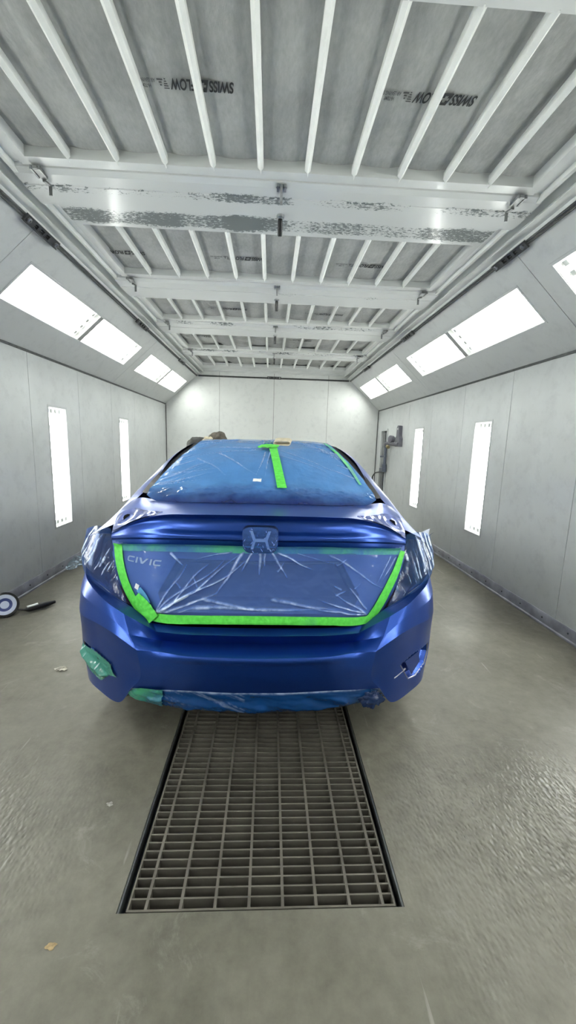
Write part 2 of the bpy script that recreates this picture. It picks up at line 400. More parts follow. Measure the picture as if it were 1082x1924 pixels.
M['tan'] = simple('tan_tape_paper', (.66,.59,.43,1), .7, var=.15, vscale=30)
M['greycloth'] = simple('grey_cloth', (.085,.085,.08,1), .9, var=.3, vscale=20, bmp=.5, bscale=60)
M['browncloth'] = simple('grey_brown_cloth', (.12,.105,.085,1), .9, var=.45, vscale=25, bmp=.6, bscale=50)
M['labelwhite'] = simple('white_label', (.82,.84,.84,1), .5)
M['skirt'] = simple('scuffed_zinc_skirting', (.33,.335,.37,1), .5, .25, var=.3, vscale=7, bmp=.1)

# ------------------------------------------------------------------ booth
XL, XR, ZC, YB, YF = -2.145, 2.2395, 2.124, 8.553, -2.9
SLX_L, SLX_R, ZS = -1.497, 1.595, 2.713
ZP = 2.80                                          # ceiling plane
PW = .94
SEAMS = [2.866+PW*k for k in range(-6, 6)]         # vertical panel joints
def panel_sheet(name, T, a0, a1, b0, b1, seams, holes, mat, thick=.05):
    """flat cladding with 5 mm joints and rectangular openings; T(a,b,c), c>0 into the room"""
    mb = MB()
    cuts = [a0]+[s for s in seams if a0+.05 < s < a1-.05]+[a1]
    g = .0028
    for i in range(len(cuts)-1):
        p0 = cuts[i]+(g if i else 0); p1 = cuts[i+1]-(g if i < len(cuts)-2 else 0)
        hs = [h for h in holes if h[0] < p1 and h[1] > p0]
        xs = sorted({p0, p1, *[max(p0, h[0]) for h in hs], *[min(p1, h[1]) for h in hs]})
        ys = sorted({b0, b1, *[h[2] for h in hs], *[h[3] for h in hs]})
        for x0, x1 in zip(xs, xs[1:]):
            for y0, y1 in zip(ys, ys[1:]):
                cx, cy = (x0+x1)/2, (y0+y1)/2
                if any(h[0] < cx < h[1] and h[2] < cy < h[3] for h in hs): continue
                mb.add([T(x0,y0,0),T(x1,y0,0),T(x1,y1,0),T(x0,y1,0)], [(0,1,2,3)])
        mb.add([T(p0,b0,0),T(p0,b1,0),T(p0,b1,-thick),T(p0,b0,-thick)], [(0,1,2,3)])
        mb.add([T(p1,b0,0),T(p1,b1,0),T(p1,b1,-thick),T(p1,b0,-thick)], [(0,1,2,3)])
        if i: mb.add([T(p0-.01,b0,-.012),T(p0+.01,b0,-.012),T(p0+.01,b1,-.012),T(p0-.01,b1,-.012)], [(0,1,2,3)], 1)
    for h in holes:                                # returns of the openings
        q = [(h[0],h[2]),(h[1],h[2]),(h[1],h[3]),(h[0],h[3])]
        for (p, r) in zip(q, q[1:]+q[:1]):
            mb.add([T(*p,0),T(*r,0),T(*r,-thick),T(*p,-thick)], [(0,1,2,3)])
    xs = sorted({a0, a1, *[h[0] for h in holes], *[h[1] for h in holes]}); ys = sorted({b0, b1, *[h[2] for h in holes], *[h[3] for h in holes]})
    for x0, x1 in zip(xs, xs[1:]):
        for y0, y1 in zip(ys, ys[1:]):
            cx, cy = (x0+x1)/2, (y0+y1)/2
            if any(h[0]-.001 < cx < h[1]+.001 and h[2]-.001 < cy < h[3]+.001 for h in holes): continue
            mb.add([T(x0,y0,-thick),T(x1,y0,-thick),T(x1,y1,-thick),T(x0,y1,-thick)], [(0,1,2,3)], 1)
    return obj(name, mb, [mat, M['gap']], kind='structure', normals=False)

TL = lambda a,b,c: (XL+c, a, b)
TR = lambda a,b,c: (XR-c, a, b)
def slopeT(left):
    x0, x1 = (XL, SLX_L) if left else (XR, SLX_R)
    e = Vector((x1-x0, 0, ZS-ZC)); L = e.length; e.normalize()
    n = Vector((e.z, 0, -e.x)) if left else Vector((-e.z, 0, e.x))
    o = Vector((x0, 0, ZC))
    return (lambda a,b,c: tuple(o+Vector((0,a,0))+e*b+n*c)), L
TSL, LSL = slopeT(True); TSR, LSR = slopeT(False)
WL_Y = [.40, 2.26, 4.10, 5.96]; WH = .335  # first pair is out of view, added to brighten the car's rear
HW = [(y, y+WH, .485, 1.675) for y in WL_Y]
SL_Y = [(-2.54, -.10), (.28, 2.72), (3.10, 5.53), (5.95, 8.35)]  # first span is an unseen pair added as fill from behind the camera
HS = [(a, b, .31, .638) for a, b in SL_Y]
DR = (7.80, 8.17, 0.0, 1.70)
panel_sheet('wall_left', TL, YF, YB, 0, ZC, SEAMS, HW, M['wall'])
panel_sheet('wall_right', TR, YF, YB, 0, ZC, SEAMS, HW+[DR], M['wall'])
panel_sheet('wall_upper_left', TSL, YF, YB, 0, LSL, [-2.78, .06, 2.90, 5.74], HS, M['slope'])
panel_sheet('wall_upper_right', TSR, YF, YB, 0, LSR, [-2.78, .06, 2.90, 5.74], HS, M['slope'])
# back and front walls: hexagonal outline cut at its joints
def end_wall(name, y, sgn, joints, mat):
    mb = MB(); xs = sorted([XL, SLX_L, SLX_R, XR]+joints)
    def top(x):
        if x < SLX_L: return ZC+(ZP+.06-ZC)*0+(ZS-ZC)*(x-XL)/(SLX_L-XL)
        if x > SLX_R: return ZC+(ZS-ZC)*(XR-x)/(XR-SLX_R)
        return ZP+.05
    for x0, x1 in zip(xs, xs[1:]):
        g0 = .0028 if x0 in joints else 0; g1 = .0028 if x1 in joints else 0
        t0 = top(x0+1e-4); t1 = top(x1-1e-4)
        p = [(x0+g0,0),(x1-g1,0),(x1-g1,t1),(x0+g0,t0)]
        mb.prism(p, lambda a,b,c: (a, y+sgn*c, b), 0, .05)
        if g0: mb.box((x0-.01, min(y+sgn*.012, y+sgn*.05), 0), (x0+.01, max(y+sgn*.012, y+sgn*.05), t0), 1)
    return obj(name, mb, [mat, M['gap']], kind='structure', normals=True)
end_wall('wall_back', YB, 1, [-1.059, .049, 1.161], M['wallback'])
end_wall('wall_front', YF, -1, [-1.059, .049, 1.161], M['wallfront'])
# dark joint line where wall meets slope
for nm, x, s in (('trim_1', XL, 1), ('trim_2', XR, -1)):
    mb = MB(); mb.box((min(x, x+s*.012), YF, ZC-.012), (max(x, x+s*.012), YB, ZC+.006))
    obj(nm, mb, M['darksteel'], kind='structure')
for nm, x, s in (('trim_3', XL, 1), ('trim_4', XR, -1)):   # corner beads at the back
    mb = MB(); mb.box((min(x+s*.002, x+s*.014), YB-.012, .1), (max(x+s*.002, x+s*.014), YB-.002, ZC-.02))
    obj(nm, mb, M['darksteel'], kind='structure')

# floor with the pit under the grate
GX0, GX1, GY0, GY1 = -.425, .440, 1.000, 7.4
mb = MB(); t = .12
mb.box((XL-.05, YF, -t), (GX0, YB+.05, 0)); mb.box((GX1, YF, -t), (XR+.05, YB+.05, 0))
mb.box((GX0, YF, -t), (GX1, GY0, 0)); mb.box((GX0, GY1, -t), (GX1, YB+.05, 0))
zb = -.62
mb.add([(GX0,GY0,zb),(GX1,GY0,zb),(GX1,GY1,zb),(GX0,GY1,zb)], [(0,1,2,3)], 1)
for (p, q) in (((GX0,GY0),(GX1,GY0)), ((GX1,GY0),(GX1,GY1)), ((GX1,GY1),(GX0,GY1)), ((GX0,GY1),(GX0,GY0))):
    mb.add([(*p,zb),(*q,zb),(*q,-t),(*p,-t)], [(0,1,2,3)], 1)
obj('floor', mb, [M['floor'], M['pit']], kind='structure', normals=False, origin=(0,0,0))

# skirting strips with fixings
for nm, x, s in (('baseboard_left', XL, 1), ('baseboard_right', XR, -1)):
    mb = MB(); h = .105
    mb.prism([(0,0),(.016,0),(.016,h*.12),(.009,h*.2),(.009,h-.012),(.004,h),(0,h)], lambda a,b,c: (x+s*a, c, b), YF, YB)
    for k in range(39):
        y = YF+.1+k*.29
        mb.lathe([(.008,0),(.008,.003),(.004,.006)], (x+s*.009, y, .062), (s,0,0), 8, 1)
    obj(nm, mb, [M['skirt'], M['darksteel']], kind='structure', smooth=30)

# ceiling plate, side channels and angle strips
BX0, BX1 = -1.303, 1.404
BAYS = [(1.525, 2.385), (3.035, 3.82), (4.40, 5.07), (5.71, 6.52), (7.02, 7.91)]
mb = MB()
mb.box((SLX_L-.02, YF, ZP), (BX0-.03, YB, ZP+.05)); mb.box((BX1+.03, YF, ZP), (SLX_R+.02, YB, ZP+.05))
mb.box((BX0-.03, YF, ZP), (BX1+.03, BAYS[0][0]-.03, ZP+.05)); mb.box((BX0-.03, BAYS[-1][1]+.03, ZP), (BX1+.03, YB, ZP+.05))
mb.box((BX0-.03, BAYS[0][0]-.03, ZP+.16), (BX1+.03, BAYS[-1][1]+.03, ZP+.2))     # plenum roof above the frames
for s, x in ((1, SLX_L), (-1, SLX_R)):
    mb.box((min(x-s*.02, x), YF, ZS-.005), (max(x-s*.02, x), YB, ZP+.02))
obj('ceiling', mb, M['white'], kind='structure')
for i, (s, x) in enumerate(((1, SLX_L), (-1, SLX_R))):
    mb = MB()
    prof = [(0,0),(.068,0),(.068,.004),(.005,.004),(.005,.07),(0,.07)]
    mb.prism([(s*a, b) for a, b in prof], lambda a,b,c: (x+a, c, ZS+.018+b), YF, YB-.002)
    mb.prism([(s*(.10+a), b) for a, b in [(0,0),(.022,0),(.022,.03),(0,.03)]], lambda a,b,c: (x+a, c, ZP-.03+b), YF, YB-.002)
    obj('trim_%d' % (5+i), mb, M['rib'], kind='structure')
mb = MB(); mb.box((SLX_L+.075, YB-.05, ZP-.012), (SLX_R-.075, YB-.002, ZP)); mb.box((SLX_L+.075, 8.30, ZP-.006), (SLX_R-.075, 8.315, ZP))
obj('trim_7', mb, M['white'], kind='structure')

# cross members between the filter bays (part of the room)
PEEL = [m_peel('flaking_enamel_near', [(2.60, .05, .37), (2.915, .10, .45)]),
        m_peel('flaking_enamel_second', [(4.06, .05, .22)]),
        m_peel('flaking_enamel_third', [(5.15, .06, .33), (5.6, .05, .2)]),
        m_peel('flaking_enamel_far', [(6.6, .05, .32), (6.95, .05, .3)])]
FR = .065                                           # frame rim
for i in range(4):
    y0 = BAYS[i][1]+FR+.004; y1 = BAYS[i+1][0]-FR-.004 if i else BAYS[1][0]-.235
    d = .03 if i == 0 else .035
    mb = MB(); e = .035
    prof = [(y0,0),(y0+.004,-d*.55),(y0+e,-d),(y0+(y1-y0)*.36,-d-.002),(y0+(y1-y0)*.365,-d-.006),(y1-e,-d-.006),(y1-.004,-d*.6),(y1,0),(y1,.05),(y0,.05)]
    mb.prism(prof, lambda a,b,c: (c, a, ZP+b), BX0-.10, BX1+.10)
    obj('trim_%d' % (8+i), mb, PEEL[i], kind='structure')

# ------------------------------------------------------------------ ceiling filter frames, blankets and prints
def text_geo(body, size, shear=.0, offset=0., xs=1.):
    cu = bpy.data.curves.new('writing', 'FONT'); cu.body = body; cu.size = size; cu.shear = shear; cu.offset = offset
    o = bpy.data.objects.new('writing', cu); COL.objects.link(o)
    dg = bpy.context.evaluated_depsgraph_get()
    me = bpy.data.meshes.new_from_object(o.evaluated_get(dg))
    vs = [(v.co.x*xs, v.co.y) for v in me.vertices]; fs = [tuple(p.vertices) for p in me.polygons]
    bpy.data.objects.remove(o); bpy.data.meshes.remove(me); bpy.data.curves.remove(cu)
    return vs, fs
def print_geo():
    """'SWISS [+] FLOW v  AIR LEAVING SIDE / HI-TEMP', reading along +x, origin at the S"""
    out = []
    def add(g, dx, dy, mi=0):
        vs, fs = g; out.append(([(x+dx, y+dy) for x, y in vs], fs, mi))
    h = .056
    def fit(g, wd):
        vs, fs = g; x0 = min(x for x, y in vs); x1 = max(x for x, y in vs); y0 = min(y for x, y in vs); y1 = max(y for x, y in vs)
        return [((x-x0)/(x1-x0)*wd[0], (y-y0)/(y1-y0)*wd[1]) for x, y in vs], fs
    add(fit(text_geo('SWISS', 1, .25, .030), (.105, h)), 0, -h/2)
    sk = lambda x, y: (x+.25*y, y)
    def rect(x0, y0, x1, y1): return [sk(x0,y0), sk(x1,y0), sk(x1,y1), sk(x0,y1)], [(0,1,2,3)]
    bx = .110; w = .042; a = .030
    c = bx+w/2; t = .006; q = .0155
    for r in ((bx,-a,c-q,a),(c+q,-a,bx+w,a),(c-q,q,c+q,a),(c-q,-a,c+q,-q),(c-q,t,c-t,q),(c+t,t,c+q,q),(c-q,-q,c-t,-t),(c+t,-q,c+q,-t)):
        add(rect(*r), 0, 0)
    add(fit(text_geo('FLOW', 1, .25, .030), (.105, h)), .160, -h/2)
    tx = .281
    for k in range(5):
        y = a*.85-k*.011; ww = .011-k*.002
        add(([(tx-ww,y),(tx+ww,y),(tx+ww,y-.006),(tx-ww,y-.006)], [(0,1,2,3)]), 0, 0, 1)
    for k, ww in enumerate((.004, .006, .012)):
        y = .004-k*.013
        add(([(.302-ww,y+.008),(.302+ww,y+.008),(.302+ww,y),(.302-ww,y)], [(0,1,2,3)]), 0, 0, 1)
    add(fit(text_geo('AIR LEAVING SIDE', 1, 0, .02), (.090, .020)), .322, -.022, 1)
    add(fit(text_geo('HI-TEMP', 1, 0, .02), (.042, .018)), .345, .006, 1)
    return out
PG = print_geo()
def make_print(xs, y, zp, parent, scale=1., wob=0.):
    mb = MB()
    for vs, fs, mi in PG:
        mb.add([(xs-vx*scale, y+vy*scale+wob*math.sin(vx*19), zp) for vx, vy in vs], fs, mi)
    return obj('printed_lettering', mb, [M['ink'], M['inkfaint']], parent, normals=False)
RS = .2465
RX = [-1.0685+RS*k for k in range(10)]
PLACE = ['above the camera end', 'just beyond the widest peeling cross beam', 'between the second and third cross beams', 'between the third and fourth cross beams', 'next to the back wall']
RIBC = ['clean white ribs', 'clean white ribs', 'flaking ribs', 'narrow looking ribs', 'smallest looking ribs']
PRINTS = [[(-.183,1.956),(.833,1.937)], [(-1.02,3.53),(-.075,3.53),(.93,3.55)], [(-.285,4.78),(.785,4.82)], [(-.80,6.0),(.55,6.02)], []]
LPL = ['largest grey fleece filter sheet with two bold prints, nearest ceiling bay', 'grey fleece filter sheet with three prints beyond the widest cross beam',
       'grey fleece filter sheet in the third ceiling bay, prints faint', 'rippled grey fleece filter sheet in the fourth ceiling bay', 'rippled grey fleece filter sheet in the bay touching the back wall']
FPL = ['white metal filter frame with ten long ribs, largest ceiling bay', 'white ribbed filter frame behind the broad flaking cross beam',
       'white filter frame with flaking ribs in the third ceiling bay', 'white ribbed filter frame in the fourth ceiling bay', 'smallest looking white ribbed filter frame, beside the back wall']
M['ribflake'] = m_peel('flaking_rib_paint', [(4.8, .6, .16)], (.70,.72,.70))
M['rimflake'] = m_peel('flaking_rim_paint', [(2.915, .11, .45)], (.62,.64,.635))
def latch(parent, x, y, kind):
    mb = MB(); z = ZP-.02
    if kind == 'swing':
        s = 1 if x > 0 else -1
        mb.box((x-.012, y-.05, z-.018), (x+.012, y+.045, z-.004)); mb.box((x-.026, y-.05, z-.022), (x-.016, y+.03, z-.002))
        mb.box((x+.016, y-.05, z-.022), (x+.026, y+.03, z-.002)); mb.tube([(x-.03, y-.04, z-.013), (x+.03, y-.04, z-.013)], .007, 8)
        mb.prism([(x-.008,y+.04),(x+.008,y+.04),(x+.008-s*.012,y+.085),(x-.008-s*.012,y+.085)], lambda a,b,c: (a, b, c), z-.03, z-.02)
        mb.box((x-.008-s*.012, y+.078, z-.075), (x+.008-s*.012, y+.085, z-.02))
    else:
        mb.box((x-.026, y-.025, z-.018), (x-.014, y+.025, z-.002)); mb.box((x+.014, y-.025, z-.018), (x+.026, y+.025, z-.002))
        mb.tube([(x, y-.025, z-.012), (x, y+.05, z-.022), (x, y+.09, z-.045)], .008, 8)
        mb.tube([(x-.03, y, z-.01), (x+.03, y, z-.01)], .004, 6)
    return obj('latch', mb, M['steel'], parent, smooth=35)
for i, (y0, y1) in enumerate(BAYS):
    fr = thing('ceiling_filter_rack', ((BX0+BX1)/2, (y0+y1)/2, ZP), FPL[i], 'filter frame', 'ribbed filter frames in the ceiling')
    near = .235 if i == 1 else FR
    zl = ZP-.012
    mb = MB()
    for lo, hi in (((BX0-.025, y0-near), (BX1+.025, y0)), ((BX0-.025, y1), (BX1+.025, y1+FR)), ((BX0-.025, y0), (BX0+.02, y1)), ((BX1-.02, y0), (BX1+.025, y1))):
        mb.box((*lo, zl), (*hi, ZP+.045))
    obj('rim', mb, M['rimflake'] if i == 1 else (M['ribflake'] if i in (2, 3) else M['white']), fr)
    rib0 = None
    for x in RX:
        if rib0 is None:
            w = .0155; mb = MB(); zz = ZP-.010
            sec = [(-w,.040),(w,.040),(w,.010),(.0,-.006),(-w,.010)]
            k = len(sec); rings = []
            for yy, sc_ in ((y0-.012, .0), (y0+.004, 1), (y1-.004, 1), (y1+.026, .0)):
                rings += [(x+a*sc_, yy, zz+(b if sc_ else -.006 if b < .0 else .002)) for a, b in sec]
            fs = [(r*k+j, r*k+(j+1)%k, (r+1)*k+(j+1)%k, (r+1)*k+j) for r in range(3) for j in range(k)]
            mb.add(rings, fs)
            rib0 = obj('rib', mb, M['ribflake'] if i in (2, 3) else M['rib'], fr)
        else:
            c = rib0.copy(); COL.objects.link(c); c.parent = fr; c.location = (x-RX[0], 0, 0)
    if i < 4:
        for x in (-1.26, 1.36): latch(fr, x, y1+FR+.03, 'swing')
        latch(fr, .03, y1+FR+.035, 'bolt')
    # fleece
    amp = (.010, .008, .010, .016, .018)[i]; zb_ = ZP+.036
    nx, ny = 111, 26
    A = np.zeros((ny, nx, 3))
    for r in range(ny):
        for q in range(nx):
            x = BX0+.0+(BX1-BX0)*q/(nx-1); y = y0+(y1-y0)*r/(ny-1)
            ph = abs(math.cos(math.pi*(x-RX[0])/RS))**4
            rip = 0 if i < 3 else .022*max(0, math.sin((y-y0)/(y1-y0)*math.pi*3+1.5*math.sin(x*9)))
            A[r, q] = (x, y, zb_+amp*ph+rip+.005*max(0, fbm(x*4, y*2.2, i)))
    mb = MB(); mb.grid(A)
    bl = obj('filter_blanket', mb, M['blanket'], smooth=60)
    tag(bl, LPL[i], 'filter sheet', 'fleece filter sheets in the ceiling')
    for (px_, py_) in PRINTS[i]:
        make_print(px_, py_, zb_-.003, bl, 1. if i < 1 else 1.05, 0 if i < 3 else .02)
# black stop bolts under the cross members
BL = ['largest black stop bolt, under the broad flaking cross beam', 'black stop bolt under the second cross beam', 'black stop bolt under the third cross beam', 'smallest black stop bolt, under the cross beam near the back wall']
for i, y in enumerate((2.745, 4.19, 5.50, 6.86)):
    t_ = thing('ceiling_stop_bolt', (.03, y, ZP-.036), BL[i], 'bolt', 'black stop bolts under the cross beams')
    s = 1.0
    mb = MB(); mb.lathe([(.024,-.002),(.024,.016),(.012,.02)], (.03, y, ZP-.036), (0,0,-1), 6); obj('nut', mb, M['steel'], t_, smooth=20)
    mb = MB(); mb.lathe([(.0135,.018),(.0150,.03),(.0150,.105),(.012,.108)], (.03, y, ZP-.036), (0,.25,-1), 14); obj('sleeve', mb, M['blackgloss'], t_, smooth=30)

# rods with clamp plates along the top of the slopes and the back wall
def rod_run(label, p0, p1, off):
    mb = MB(); mb.tube([p0, p1], .0085, 10)
    p2 = tuple(np.array(p0)+off); p3 = tuple(np.array(p1)+off); mb.tube([p2, p3], .006, 8)
    return tag(obj('tie_rail', mb, M['darksteel'], smooth=40), label, 'rod', 'dark tie rods under the ceiling edge')
def clamp(c, along, out, L, label):
    c = Vector(c); a = Vector(along).normalized(); n = Vector(out).normalized(); b = n.cross(a).normalized()
    T = lambda p, q, r: tuple(c+a*p+b*q+n*r)
    t_ = thing('rail_clamp', tuple(c), label, 'clamp', 'slotted clamps on the tie rods')
    h = .026; mb = MB()
    xs = [-L/2, -.09, -.055, -.03, .012, .035, .075, L/2]
    solid = [True, False, True, False, True, False, True]
    for k in range(7):
        if solid[k]: mb.box((xs[k], -h, .004), (xs[k+1], h, .016), 0, T)
        else:
            mb.box((xs[k], -h, .004), (xs[k+1], -h*.5, .016), 0, T); mb.box((xs[k], h*.5, .004), (xs[k+1], h, .016), 0, T)
    mb.box((-L/2, -h, .016), (L/2, -h+.006, .024), 0, T)
    obj('plate', mb, M['darksteel'], t_)
    for p in (-L/2+.03, L/2-.03):
        mb = MB(); mb.lathe([(.017,.014),(.017,.026),(.009,.028),(.009,.022)], T(p, 0, 0), n, 6); obj('bolt', mb, M['steel'], t_, smooth=20)
nl = Vector(TSL(0,0,1))-Vector(TSL(0,0,0)); nr = Vector(TSR(0,0,1))-Vector(TSR(0,0,0))
pL = lambda y: TSL(y, LSL-.012, .014); pR = lambda y: TSR(y, LSR-.012, .014)
rod_run('long dark tie rod at the ceiling edge above the wall without an air regulator', pL(YF+.03), pL(YB-.03), np.array((-.012,0,-.012)))
rod_run('long dark tie rod at the ceiling edge above the air regulator wall', pR(YF+.03), pR(YB-.03), np.array((.012,0,-.012)))
rod_run('dark tie rod running across the top of the back wall', (SLX_L+.02, YB-.016, 2.703), (SLX_R-.02, YB-.016, 2.703), np.array((0,0,-.016)))
W1 = ['largest', 'middle', 'farthest']
for k, y in enumerate((2.92, 4.98, 7.07)):
    clamp(TSL(y, LSL-.02, .02), (0,1,0), nl, .37, W1[k]+' slotted rod clamp above the wall without an air regulator')
    clamp(TSR(y, LSR-.02, .02), (0,1,0), nr, .37, W1[k]+' slotted rod clamp above the air regulator wall')
clamp((.047, YB-.022, 2.700), (1,0,0), (0,-1,0), .28, 'slotted rod clamp at the top centre of the back wall')

# ------------------------------------------------------------------ light fittings
def fitting(name, label, group, T, a0, a1, b0, b1, along, ntube, halves, depth=.13):
    c = Vector(T((a0+a1)/2, (b0+b1)/2, 0))
    t_ = thing(name, tuple(c), label, 'light', group)
    e = .003
    mb = MB(); fw = .018
    for lo, hi in (((a0-fw,b0-fw),(a1+fw,b0)), ((a0-fw,b1),(a1+fw,b1+fw)), ((a0-fw,b0),(a0,b1)), ((a1,b0),(a1+fw,b1))):
        mb.box((*lo, .0005), (*hi, .004), 0, T)
    obj('frame', mb, M['slope'], t_)
    mb = MB(); i0, i1, j0, j1 = a0+e, a1-e, b0+e, b1-e
    q = [(i0,j0),(i1,j0),(i1,j1),(i0,j1)]
    mb.add([T(*p,-depth) for p in q], [(0,1,2,3)])
    for p, r in zip(q, q[1:]+q[:1]): mb.add([T(*p,-.002),T(*r,-.002),T(*r,-depth),T(*p,-depth)], [(0,1,2,3)])
    obj('reflector', mb, M['reflector'], t_, normals=False)
    spans = [(i0, i1)] if along == 'a' else [(j0, j1)]
    lo, hi = spans[0]
    segs = [(lo, (lo+hi)/2-.045), ((lo+hi)/2+.045, hi)] if halves else [(lo, hi)]
    w0, w1 = (j0, j1) if along == 'a' else (i0, i1)
    cs = -.062
    P = (lambda s, w, c: T(s, w, c)) if along == 'a' else (lambda s, w, c: T(w, s, c))
    for (s0, s1) in segs:
        for k in range(ntube):
            w = w0+(w1-w0)*(k+.5)/ntube
            mb = MB(); mb.tube([P(s0+.05, w, cs), P(s1-.05, w, cs)], .0165, 10); obj('fluorescent_tube', mb, M['tube'], t_, smooth=40)
            for s, d in ((s0, 1), (s1, -1)):
                mb = MB(); A_, B_ = sorted((s+d*.012, s+d*.05))
                mb.box((A_, w-.018, cs-.03), (B_, w+.018, cs+.02), 0, P); obj('lamp_holder', mb, M['holder'], t_)
    if halves:
        mb = MB(); m = (lo+hi)/2
        mb.box((m-.034, w0, -.05), (m+.034, w1, -.004), 0, P); obj('divider', mb, M['divider'], t_)
    mb = MB(); mb.box((i0+.002, j0+.002, -.012), (i1-.002, j1-.002, -.006), 0, T); obj('glass_pane', mb, M['glass'], t_)
    return t_
SLAB = ['', '', 'longest looking twin sloped ceiling light', 'small looking twin sloped ceiling light next to the back wall']
for k, (a, b) in enumerate(SL_Y):
    if k == 0: la, lb = 'sloped ceiling light wholly behind the camera, side without the regulator', 'sloped ceiling light wholly behind the camera, air regulator side'
    elif k == 1: la, lb = 'twin sloped ceiling light behind the camera on the side without a regulator', 'partly cropped sloped ceiling light at the edge of view, air regulator side'
    else: la, lb = SLAB[k]+', side without the regulator', SLAB[k]+', air regulator side'
    fitting('ceiling_light', la, 'sloped ceiling lights', TSL, a, b, .31, .638, 'a', 4, True)
    fitting('ceiling_light', lb, 'sloped ceiling lights', TSR, a, b, .31, .638, 'a', 4, True)
for k, y in enumerate(WL_Y):
    d = ['upright wall light farthest behind the camera', 'upright wall light just outside the view', 'tall upright wall light, wider and nearer of the visible pair', 'slim looking upright wall light, farther of the visible pair'][k]
    fitting('wall_light', d+', side without the regulator', 'upright wall lights', TL, y, y+WH, .485, 1.675, 'b', 4, False)
    fitting('wall_light', d+', air regulator side', 'upright wall lights', TR, y, y+WH, .485, 1.675, 'b', 4, False)

# ------------------------------------------------------------------ doorway slot and air gear on the right wall
mb = MB(); y0, y1, z1 = DR[0], DR[1], DR[3]
mb.box((XR+.045, y0, 0), (XR+.05, y1, z1), 1)
mb.box((XR+.02, y0+.005, 0), (XR+.045, y0+.10, z1-.02), 1); mb.box((XR+.012, y0+.19, .02), (XR+.045, y1-.01, z1-.03), 2)
for lo, hi in (((y0-.035, 0),(y0, z1+.035)), ((y1, 0),(y1+.035, z1+.035)), ((y0, z1),(y1, z1+.035))):
    mb.box((XR-.018, lo[0], lo[1]), (XR-.0005, hi[0], hi[1]), 0)
obj('door_1', mb, [M['wall'], M['greygear'], M['steel']], kind='structure')
x = XR-.05
t_ = thing('air_regulator', (x, 7.2, 1.42), 'dark grey air regulator with upright bracket on the wall by the narrow doorway', 'air regulator')
mb = MB(); mb.tube([(x,6.93,1.44),(x,7.18,1.44),(x,7.5,1.455),(x,7.66,1.455)], .033, 12); mb.tube([(x,7.60,1.455),(x,7.70,1.45),(x,7.70,1.38)], .03, 10)
obj('manifold', mb, M['greygear'], t_, smooth=40)
mb = MB(); mb.lathe([(.03,-.04),(.062,-.035),(.066,.0),(.066,.03),(.05,.036)], (x-.01,7.33,1.53), (-1,-.35,.05), 20); mb.tube([(x,7.33,1.45),(x,7.33,1.52)], .03, 10)
obj('gauge', mb, M['greygear'], t_, smooth=35)
mb = MB(); pts = [(6.88,1.40),(7.10,1.40),(7.12,1.55),(7.06,1.58),(7.05,1.73),(7.0,1.76),(6.93,1.75),(6.92,1.58),(6.88,1.54)]
T_ = lambda a,b,c: (XR-.03+c, a, b)
mb.prism(pts, T_, -.03, .029); obj('mounting_bracket', mb, M['greygear'], t_)
mb = MB(); mb.lathe([(.017,0),(.017,.004),(.002,.004)], (XR-.0605,6.99,1.70), (-1,0,0), 14); obj('bracket_hole', mb, M['labelwhite'], t_)
mb = MB(); mb.lathe([(.028,-.05),(.035,-.02),(.035,.02),(.02,.05)], (x-.01,7.53,1.395), (0,1,.2), 12); obj('fitting', mb, M['brass'], t_, smooth=35)
mb = MB(); mb.tube([(x,7.70,1.42),(x,7.70,1.32),(x,7.70,1.0)], .026, 10)
mb.tube([(x,7.70,1.06),(x,7.70,.93)], .042, 8)
for z in (1.22, .985, .93): mb.tube([(x,7.66,z),(x,8.0,z-.02)], .018, 8)
tag(obj('air_pipe', mb, M['hose'], smooth=40), 'blue grey upright air pipe below the regulator', 'pipe')
mb = MB(); mb.tube([(x,7.70,.90),(x-.03,7.9,.90),(x-.05,8.15,.87),(x-.05,8.35,.78),(x-.04,8.42,.55),(x-.04,8.40,.2),(x-.06,8.35,.012)], .014, 8)
tag(obj('air_hose', mb, M['darksteel'], smooth=40), 'thin dark hose curving from the air pipe towards the back corner', 'hose')

# ------------------------------------------------------------------ floor grate
t_ = thing('floor_grate', ((GX0+GX1)/2, 1.01, -.05), 'brown grey steel floor grate in the pit under the car', 'grate')
mb = MB(); g0 = .008; zt = -.004; zbt = -.05
for lo, hi in (((GX0+.026, GY0+.012),(GX0+.032, GY1-.004)), ((GX1-.030, GY0+.012),(GX1-.024, GY1-.004)), ((GX0+.026, GY0+.006),(GX1-.024, GY0+.012))):
    mb.box((*lo, zbt), (*hi, zt))
obj('edge_bar', mb, M['grate'], t_)
mb = MB()
mb.box((GX0+.001, GY0+.001, -.052), (GX0+.007, GY1, -.003)); mb.box((GX1-.007, GY0+.001, -.052), (GX1-.001, GY1, -.003)); mb.box((GX0+.007, GY0+.0005, -.052), (GX1-.007, GY0+.004, -.006))
mb.box((GX0+.001, GY0+.001, -.06), (GX0+.04, GY1, -.052)); mb.box((GX1-.04, GY0+.001, -.06), (GX1-.001, GY1, -.052))
obj('angle_frame', mb, M['darksteel'], t_)
mb = MB()                                          # long bars, about 10 cm apart
lx = [-.343+.1028*k for k in range(8)]
lx = [x_ for x_ in lx if GX0+.05 < x_ < GX1-.04]
for x_ in lx: mb.box((x_-.0045, GY0+.012, zbt), (x_+.0045, GY1-.004, zt))
obj('long_bars', mb, M['grate'], t_).name = 'long_bar'
mb = MB(); y = GY0+.012; k = 0
while y < GY1-.05:
    y += .0297; mb.box((GX0+.032, y-.0026, zbt), (GX1-.030, y+.0026, zt-.001))
obj('cross_bar', mb, M['grate'], t_)

# ------------------------------------------------------------------ car
XC = -.034; US = 1.007
def W(A):
    A = np.array(A, float).copy(); A[..., 0] = A[..., 0]*US+XC; return A
car = thing('car', (XC, 3.9, 0), 'blue sedan half masked with plastic film and green tape, parked over the floor grate', 'car')

